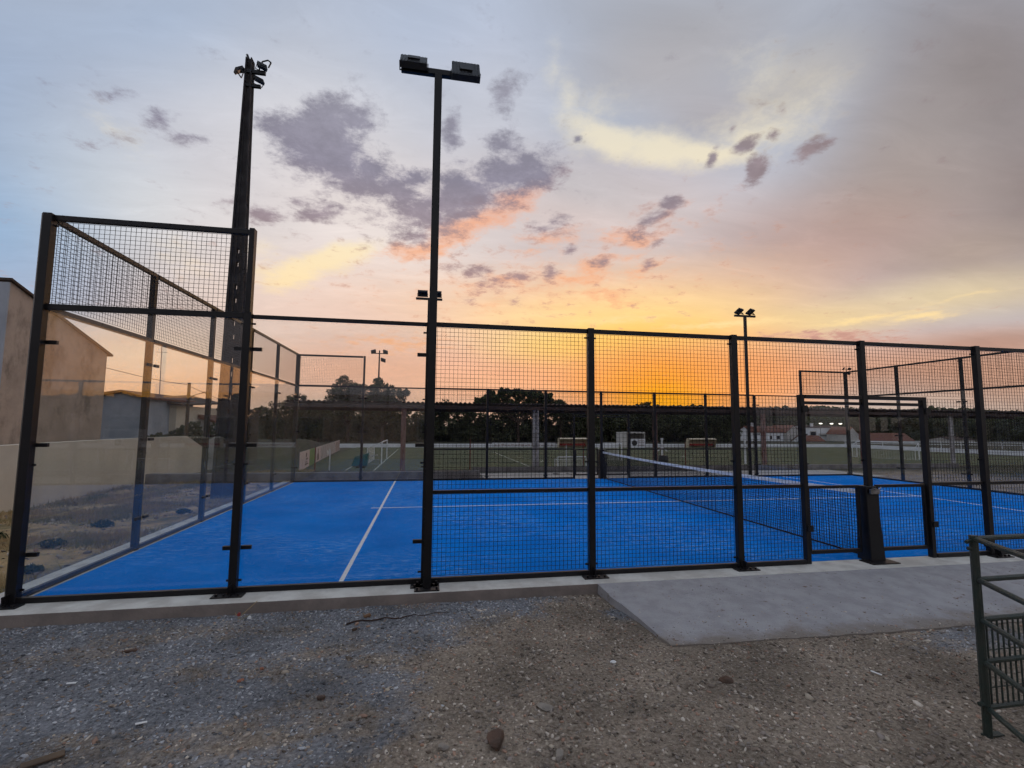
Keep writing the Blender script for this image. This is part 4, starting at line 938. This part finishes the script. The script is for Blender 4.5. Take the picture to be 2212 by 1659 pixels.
tree(34.5, 100, -2, [(0, 7.2, 1.7), (1.4, 6.4, 1.4)], 1500, .42, 'ragged tree at the right edge of the umbrella pine', seed=42, trunk=.2)
# dense belt of foliage under them: nobody could count it
rs = np.random.RandomState(5); C = []; Rr = []
xb = -30.
while xb < 82:
    top = 5.6+.9*math.sin(xb*.23)+rs.uniform(-.6, 1.1)
    if xb > 62: top = 5.6+rs.uniform(-1, .5)
    if xb < -1: top = 4.6+rs.uniform(-.8, .8)
    if -1 < xb < 6: top = 4.4+rs.uniform(-.5, .9)
    z = -1.6
    while z < top:
        r = rs.uniform(1.2, 2.1); C.append((xb+rs.uniform(-1, 1), 104+rs.uniform(-3, 5)-(max(0, xb-80))*.2, min(z+r*.4, top-r*.7))); Rr.append(r); z += 1.6
    xb += 1.5
for xb in np.arange(80, 215, 1.7):
    top = 6.0+1.2*math.sin(xb*.13)+rs.uniform(-1, 1.2); z = -1.6
    while z < top:
        r = rs.uniform(1.5, 2.6); C.append((xb+rs.uniform(-1, 1), 140+rs.uniform(-6, 6)-(xb-80)*.12, min(z+r*.4, top-r*.7))); Rr.append(r); z += 2.0
V, F_ = leaves(C, Rr, 130000, .62, .85, 6, .5)
tag(fast_mesh('tree_belt', V, F_, M['leaf'], smooth=False), 'dense dark belt of trees and bushes behind the football pitch', 'trees', kind='stuff')
bk = MB()
for i, x in enumerate(np.arange(-32, 82, 3.)):
    bk.bar((x, 110, -2.2), (x+rs.uniform(-1, 1), 110, 2.9+rs.uniform(-1.0, .9)), 2.4, 7, 1.1)
bko = bk.build('tree_belt', M['leaf'], None); tag(bko, 'shaded dense inside of the tree belt behind the football pitch', 'trees', kind='stuff')
# wood on the hill
n = 26000; hxx = rs.uniform(75, 560, n); hyy = rs.uniform(152, 300, n)
HHs = -3+16*np.sin(np.clip((hyy-150)/270, 0, 1)*math.pi)**.7*sstep(60, 170, hxx)*(.75+.5*fbm(hxx*.02, hyy*.02, 3, 2))+5*(fbm(hxx*.09, hyy*.09, 3, 7)-.5)
base = np.stack([hxx, hyy, HHs+rs.uniform(-.2, 1.6, n)], 1)
a = rs.normal(size=(n, 3)); a /= np.linalg.norm(a, axis=1)[:, None]; b = np.cross(a, rs.normal(size=(n, 3))); b /= np.linalg.norm(b, axis=1)[:, None]; s = rs.uniform(.8, 2.0, n)[:, None]
V = np.stack([base-a*s-b*s*.5, base+a*s-b*s*.3, base+a*s*.6+b*s*.6, base-a*s*.5+b*s*.7], 1).reshape(-1, 3)
tag(fast_mesh('wood', V, np.arange(4*n).reshape(-1, 4), M['leaf']), 'far wooded slope on the hill at the right', 'trees', kind='stuff')

# ------------------------------------------------------------------ green metal barriers at the right
def barrier(p0, dr, length, label, rods, hz=1.085):
    g = gz(p0[0], p0[1]); t = thing('metal_barrier', (p0[0], p0[1], float(g)), label, 'barrier', 'green tubular barriers')
    D3 = Vector((dr[0], dr[1], 0)).normalized(); A = Vector((p0[0], p0[1], 0)); B = A+D3*length
    zl = [hz, .83, .585, .33, .055]
    for p in ((A, B) if rods else (B,)): MB().bar((p.x, p.y, float(gz(p.x, p.y))-.01), (p.x, p.y, hz+.02), .0235, 10).build('post', M['green'], t)
    for z in zl: MB().bar((A.x, A.y, z), (B.x, B.y, z), .0165, 8).build('rail', M['green'], t)
    if rods:
        s = .05
        while s < length-.03:
            p = A+D3*s; MB().bar((p.x, p.y, .055), (p.x, p.y, .585), .0055, 5).build('rod', M['green'], t); s += .043
        MB().bar((A.x, A.y, .395), (B.x, B.y, .395), .004, 5).bar((A.x, A.y, .17), (B.x, B.y, .17), .004, 5).build('wire', M['green'], t)
    if not rods: return t
    ft = MB(); ft.box(A.x-.03, A.x+.10, A.y-.02, A.y+.02, float(g)-.005, float(g)+.012); ft.bar((A.x-.06, A.y, hz-.02), (A.x, A.y, hz-.01), .012, 6); ft.bar((A.x-.05, A.y, hz-.06), (A.x, A.y, hz-.06), .010, 6)
    ft.bar((A.x-.05, A.y, .08), (A.x, A.y, .08), .014, 6); ft.build('hook', M['green'], t)
    return t
barrier((7.46, -3.13), (1, .01), 2.1, 'dark green tubular barrier with thin vertical rods, parallel to the court at the right edge', True)
barrier((7.455, -3.155), (-.47, -.88), 1.9, 'dark green tubular barrier panel swinging out from the same corner towards the viewer', False)

# ------------------------------------------------------------------ stones on the yard
ico_v = np.array([(0, 0, 1), (.894, 0, .447), (.276, .851, .447), (-.724, .526, .447), (-.724, -.526, .447), (.276, -.851, .447), (.724, .526, -.447), (-.276, .851, -.447), (-.894, 0, -.447), (-.276, -.851, -.447), (.724, -.526, -.447), (0, 0, -1)])
ico_f = np.array([(0,1,2),(0,2,3),(0,3,4),(0,4,5),(0,5,1),(1,6,2),(2,7,3),(3,8,4),(4,9,5),(5,10,1),(1,10,6),(2,6,7),(3,7,8),(4,8,9),(5,9,10),(6,11,7),(7,11,8),(8,11,9),(9,11,10),(10,11,6)])
def stones(x, y, size, seed, zoff=0.):
    rs = np.random.RandomState(seed); n = len(x)
    v = ico_v[None]*(1+rs.uniform(-.32, .32, (n, 12, 1)))
    sc = np.stack([rs.uniform(.8, 1.7, n), rs.uniform(.5, 1.1, n), rs.uniform(.3, .6, n)], 1)
    v = v*sc[:, None]*size[:, None, None]/2
    th = rs.uniform(0, 2*math.pi, n); ti = rs.uniform(-.6, .6, n)
    x1 = v[..., 0]*np.cos(ti)[:, None]+v[..., 2]*np.sin(ti)[:, None]; z1 = -v[..., 0]*np.sin(ti)[:, None]+v[..., 2]*np.cos(ti)[:, None]
    X1 = x1*np.cos(th)[:, None]-v[..., 1]*np.sin(th)[:, None]; Y1 = x1*np.sin(th)[:, None]+v[..., 1]*np.cos(th)[:, None]
    g = gz(x, y)+size*.10+zoff
    V = np.stack([X1+x[:, None], Y1+y[:, None], z1+g[:, None]], -1).reshape(-1, 3)
    return V, (ico_f[None]+(np.arange(n)*12)[:, None, None]).reshape(-1, 3)
def offramp(x, y): return ~((x > 5.95+.1*np.clip((-y-.343)/1.4, 0, 1)) & (x < 14.1) & (y > -1.79)) & (y < -.36)
rs = np.random.RandomState(12)
N = 82000
px_ = rs.uniform(-4.5, 11.5, N*4); py_ = -.36-(rs.rand(N*4)**1.25)*5.0
vis = offramp(px_, py_) & (np.hypot(px_-3.97, py_+5.68) > .9) & (py_ > -4.3+np.abs(px_-4.2)*.12)
px_, py_ = px_[vis][:N], py_[vis][:N]
bm_ = bluemask(px_, py_)+(fbm(px_*5, py_*5, 3, 4)-.47)*.5+(rs.rand(len(px_))-.5)*.75 > .5
sz = .007+.022*rs.rand(len(px_))**2.2+(rs.rand(len(px_)) > .985)*rs.uniform(.006, .03, len(px_))
V, F_ = stones(px_[bm_], py_[bm_], sz[bm_]*.92, 1); tag(fast_mesh('gravel', V, F_, M['gravelblue']), 'blue-grey crushed gravel along the court kerb', 'gravel', kind='stuff')
V, F_ = stones(px_[~bm_], py_[~bm_], sz[~bm_], 2); tag(fast_mesh('gravel', V, F_, M['gravelbrown']), 'brown earth gravel in the foreground yard', 'gravel', kind='stuff')
# gravel kicked onto the ramp
n = 1500; x = rs.uniform(6.0, 12.5, n); y = np.where(rs.rand(n) > .35, -1.78+.5*rs.rand(n)**2.5, rs.uniform(-1.7, -.4, n)); zr = -.004+(y+.343)*.058
ok = x > 5.97+.11*np.clip((-y-.343)/1.4, 0, 1); x, y, zr = x[ok], y[ok], zr[ok]; szr = .005+.014*rs.rand(len(x))**2.5
V, F_ = stones(x, y, szr, 19); V = V.reshape(-1, 12, 3); V[:, :, 2] += (zr-gz(x, y))[:, None]; tag(fast_mesh('gravel', V.reshape(-1, 3), F_, M['gravelbrown']), 'loose grit scattered on the concrete ramp', 'gravel', kind='stuff')
# rubble in the dry grass
n = 2200; x = rs.uniform(-4.6, -.45, n); y = rs.uniform(-1.5, 14, n); k = rs.rand(n) > .0
V, F_ = stones(x, y, .02+.09*rs.rand(n)**4, 7); tag(fast_mesh('rubble', V, F_, M['gravelbrown']), 'loose rubble in the dry grass left of the court', 'rubble', kind='stuff')
# grass blades
def blades(x, y, h, seed, lean=.5):
    rs = np.random.RandomState(seed); n = len(x); th = rs.uniform(0, 2*math.pi, n); g = gz(x, y)
    wv = .005+.006*rs.rand(n); l = h*lean*rs.rand(n); th2 = rs.uniform(0, 2*math.pi, n)
    a = np.stack([x-np.cos(th)*wv, y-np.sin(th)*wv, g-.01], 1); b = np.stack([x+np.cos(th)*wv, y+np.sin(th)*wv, g-.01], 1); c = np.stack([x+np.cos(th2)*l, y+np.sin(th2)*l, g+h], 1)
    return np.stack([a, b, c], 1).reshape(-1, 3), np.arange(3*n).reshape(-1, 3)
n = 170000; x = rs.uniform(-4.78, -.42, n); y = rs.uniform(-2.5, 15, n); dn = fbm(x*.9, y*.9, 4, 31); ok = dn > .38+.25*rs.rand(n)
x, y = x[ok], y[ok]; V, F_ = blades(x, y, (.03+.10*rs.rand(len(x))**2)*(.6+1.2*fbm(x*.5, y*.5, 3, 8)), 3, .9)
tag(fast_mesh('dry_grass', V, F_, M['drygrass']), 'dry grass and weeds between the court and the cream wall', 'grass', kind='stuff')
WL = ['widest low green weed clump in the dry grass, near the left court corner', 'green weed clump beside the second post of the left end wall', 'weed clump close to the left glass wall, nearest row', 'weed clump in the middle of the dry grass strip', 'smallest weed clump, touching the kerb near the left corner post', 'farther weed clump between the glass wall and the cream wall', 'weed clump near the foot of the cream wall', 'farthest small weed clump along the left glass wall']
for i, (x, y, s) in enumerate([(-2.2, 2.0, .22), (-1.6, 2.9, .20), (-1.3, 1.2, .2), (-2.9, 3.6, .2), (-.9, 1.5, .14), (-1.8, 4.4, .2), (-3.4, 1.2, .2), (-1.0, 5.6, .16)]):
    V, F_ = leaves([(0, 0, s*.3), (s*.4, 0, s*.2), (-s*.35, .05, s*.2)], [s*.8, s*.6, s*.6], 230, .05, .4, 50+i)
    t = fast_mesh('weed', V, F_, M['leaf2']); t.location = (x, y, float(gz(x, y))); tag(t, WL[i], 'plant', 'weed clumps beside the left glass wall')

def rock(x, y, s, mat, label, seed, cat='stone', name='stone', sq=(1, 1, .7), rot=0., cut=.25, lift=.28):
    bm = bmesh.new(); bmesh.ops.create_icosphere(bm, subdivisions=2, radius=.5)
    rs_ = np.random.RandomState(seed); nr = rs_.normal(size=(7, 3)); nr /= np.linalg.norm(nr, axis=1)[:, None]
    for v in bm.verts:
        p = np.array(v.co)
        for k in nr:      # chop flat facets
            d_ = p @ k
            if d_ > cut: p = p-k*(d_-cut)
        p = p*(1+rs_.uniform(-.05, .05))
        v.co = Vector((p[0]*sq[0], p[1]*sq[1], p[2]*sq[2]))*s*1.25
    bmesh.ops.rotate(bm, verts=bm.verts, cent=(0, 0, 0), matrix=Matrix.Rotation(rot, 3, 'Z'))
    me = bpy.data.meshes.new(name); bm.to_mesh(me); bm.free(); me.materials.append(mat)
    o = bpy.data.objects.new(name, me); COL.objects.link(o); o.location = (x, y, float(gz(x, y))+s*sq[2]*lift); tag(o, label, cat); return o
rock(4.43, -2.74, .115, M['rock'], 'large reddish-brown rock at the bottom centre of the yard', 1, sq=(1, .9, .9))
rock(3.45, -.64, .065, M['rockor'], 'orange-brown stone beside the dry stick near the kerb', 2, sq=(1, .8, .9))
rock(2.78, -1.57, .042, M['brick'], 'small brick fragment, upper of the two on the blue-grey gravel', 3, 'brick fragment', 'brick_fragment', (1, .8, .5))
rock(2.68, -1.72, .042, M['brick'], 'small brick fragment, lower of the two on the blue-grey gravel', 4, 'brick fragment', 'brick_fragment', (1, .8, .5))
rock(1.62, -1.12, .11, M['rock'], 'flat dark brown stone at the left, near the kerb', 5, sq=(1, .45, .35), rot=.3)
rock(6.22, -2.31, .10, M['rock'], 'dark brown stone near the corner of the concrete ramp', 6, sq=(1, .7, .5))
rock(4.77, -2.9, .07, M['paleock'], 'pale rounded stone right of the large reddish-brown rock', 7)
rock(4.80, -2.42, .10, M['paleock'], 'flat pointed grey-brown stone behind the large rock', 8, sq=(1.1, .8, .4))
rock(3.3, -2.04, .06, M['rock'], 'small brown stone in the middle of the yard', 9)
rock(3.38, -.93, .05, M['rock'], 'dark stone below the dry stick', 10)
rock(4.12, -2.72, .06, M['paleock'], 'pale stone left of the large reddish-brown rock', 13)
rock(4.05, -2.62, .034, M['paleock'], 'small whitish stone left of the large reddish-brown rock', 14)
rock(6.15, -.72, .06, M['paleock'], 'pale stone in the corner between kerb and ramp', 15, sq=(1, 1, .6))if False else rock(5.6, -.5, .06, M['paleock'], 'pale stone beside the kerb near the ramp', 15)
rock(5.5, -1.9, .05, M['litter'], 'white chip on the brown gravel left of the ramp corner', 16, sq=(1, .8, .5))
rock(5.1, -2.15, .045, M['paleock'], 'pale chip in the middle right of the yard', 17, sq=(1, .8, .5))
lf = MB(); m_ = Matrix.Translation((1.93, -2.46, float(gz(1.93, -2.46))+.012)) @ Matrix.Rotation(.55, 4, 'Z') @ Matrix.Rotation(.1, 4, 'X')
lf.mbox(m_, -.09, .09, -.025, .025, 0, .012); solo(lf, 'tile_shard', M['wood'], 'long flat brown tile shard at the lower left corner', 'tile shard', bevel=.003)
for (x, y, l, r0, lab) in ((1.52, -1.6, .055, .25, 'white scrap on the gravel at the left'), (2.27, -2.18, .06, .5, 'white sliver on the gravel in the lower left'), (7.43, -2.41, .07, -.9, 'thin white strip lying near the green barrier')):
    q_ = MB(); m_ = Matrix.Translation((x, y, float(gz(x, y))+.015)) @ Matrix.Rotation(r0, 4, 'Z') @ Matrix.Rotation(.12, 4, 'Y'); q_.mbox(m_, -l/2, l/2, -.009, .009, 0, .004)
    solo(q_, 'scrap', M['litter'], lab, 'litter')
pts = []
for k in range(15):
    t_ = k/14; x = 3.28+.98*t_; y = -.79+.17*t_+.012*math.sin(k*1.7); pts.append((x, y, float(gz(x, y))+.012+.012*math.sin(k*.9)**2))
sk = MB()
for k, (a, b) in enumerate(zip(pts[:-1], pts[1:])): sk.bar(a, b, .009-.0005*k, 6, .0085-.0005*k)
solo(sk, 'stick', M['stick'], 'long thin dry stick lying on the gravel parallel to the kerb', 'stick')
fl_ = thing('dead_flower', (2.28, -.46, float(gz(2.28, -.46))), 'dried weed with a red and a white bloom against the kerb', 'plant')
z_ = float(gz(2.28, -.46)); MB().path([(2.22, -.48, z_), (2.27, -.45, z_+.05), (2.36, -.38, z_+.13)], .003, 4).path([(2.24, -.48, z_), (2.18, -.44, z_+.05)], .003, 4).path([(2.25, -.5, z_), (2.33, -.5, z_+.04)], .003, 4).build('stem', M['drygrass'], fl_)
MB().bar((2.22, -.46, z_+.03), (2.23, -.46, z_+.055), .018, 7, .010).build('red_bloom', M['redseat'], fl_); MB().bar((2.33, -.5, z_+.01), (2.335, -.5, z_+.03), .018, 7, .012).build('white_bloom', M['litter'], fl_)

# ------------------------------------------------------------------ low building behind the viewer, mirrored faintly in the glass
cb = thing('low_building', (0, -22, -.3), 'long low brownish building behind the yard, only mirrored in the glass', 'building')
MB().box(-16, 16, -30, -22, -.3, 3.2).build('wall', M['stained'], cb); MB().box(-16.4, 16.4, -30.4, -21.5, 3.2, 3.42).build('roof', M['tile'], cb)
for x in (-12, -7.5, -3, 3.5, 9): w_ = MB().box(x, x+1.5, -21.995, -21.93, .9, 2.2).build('window', M['offwhite'], cb); MB().box(x+.1, x+1.4, -21.928, -21.91, 1.0, 2.1).build('pane', M['window'], w_)

# ------------------------------------------------------------------ small fittings: every loose piece an object of its own
def split_loose(names):
    for o in [o for o in list(bpy.data.objects) if o.type == 'MESH' and o.name.split('.')[0] in names]:
        me = o.data; n = len(me.vertices); par = list(range(n))
        def find(i):
            while par[i] != i: par[i] = par[par[i]]; i = par[i]
            return i
        for e in me.edges:
            a, b = find(e.vertices[0]), find(e.vertices[1]); par[a] = b
        groups = {}
        for p in me.polygons: groups.setdefault(find(p.vertices[0]), []).append(p)
        if len(groups) < 2: continue
        for gp in groups.values():
            ids = sorted({v for p in gp for v in p.vertices}); mp = {v: i for i, v in enumerate(ids)}
            m2_ = bpy.data.meshes.new(me.name); m2_.from_pydata([me.vertices[v].co[:] for v in ids], [], [tuple(mp[v] for v in p.vertices) for p in gp]); m2_.update()
            for mt in me.materials: m2_.materials.append(mt)
            q_ = bpy.data.objects.new(o.name.split('.')[0], m2_); COL.objects.link(q_); q_.parent = o.parent; q_.location = o.location
        bpy.data.objects.remove(o)
split_loose({'bolt', 'clamp', 'hinge', 'hook', 'bar'})
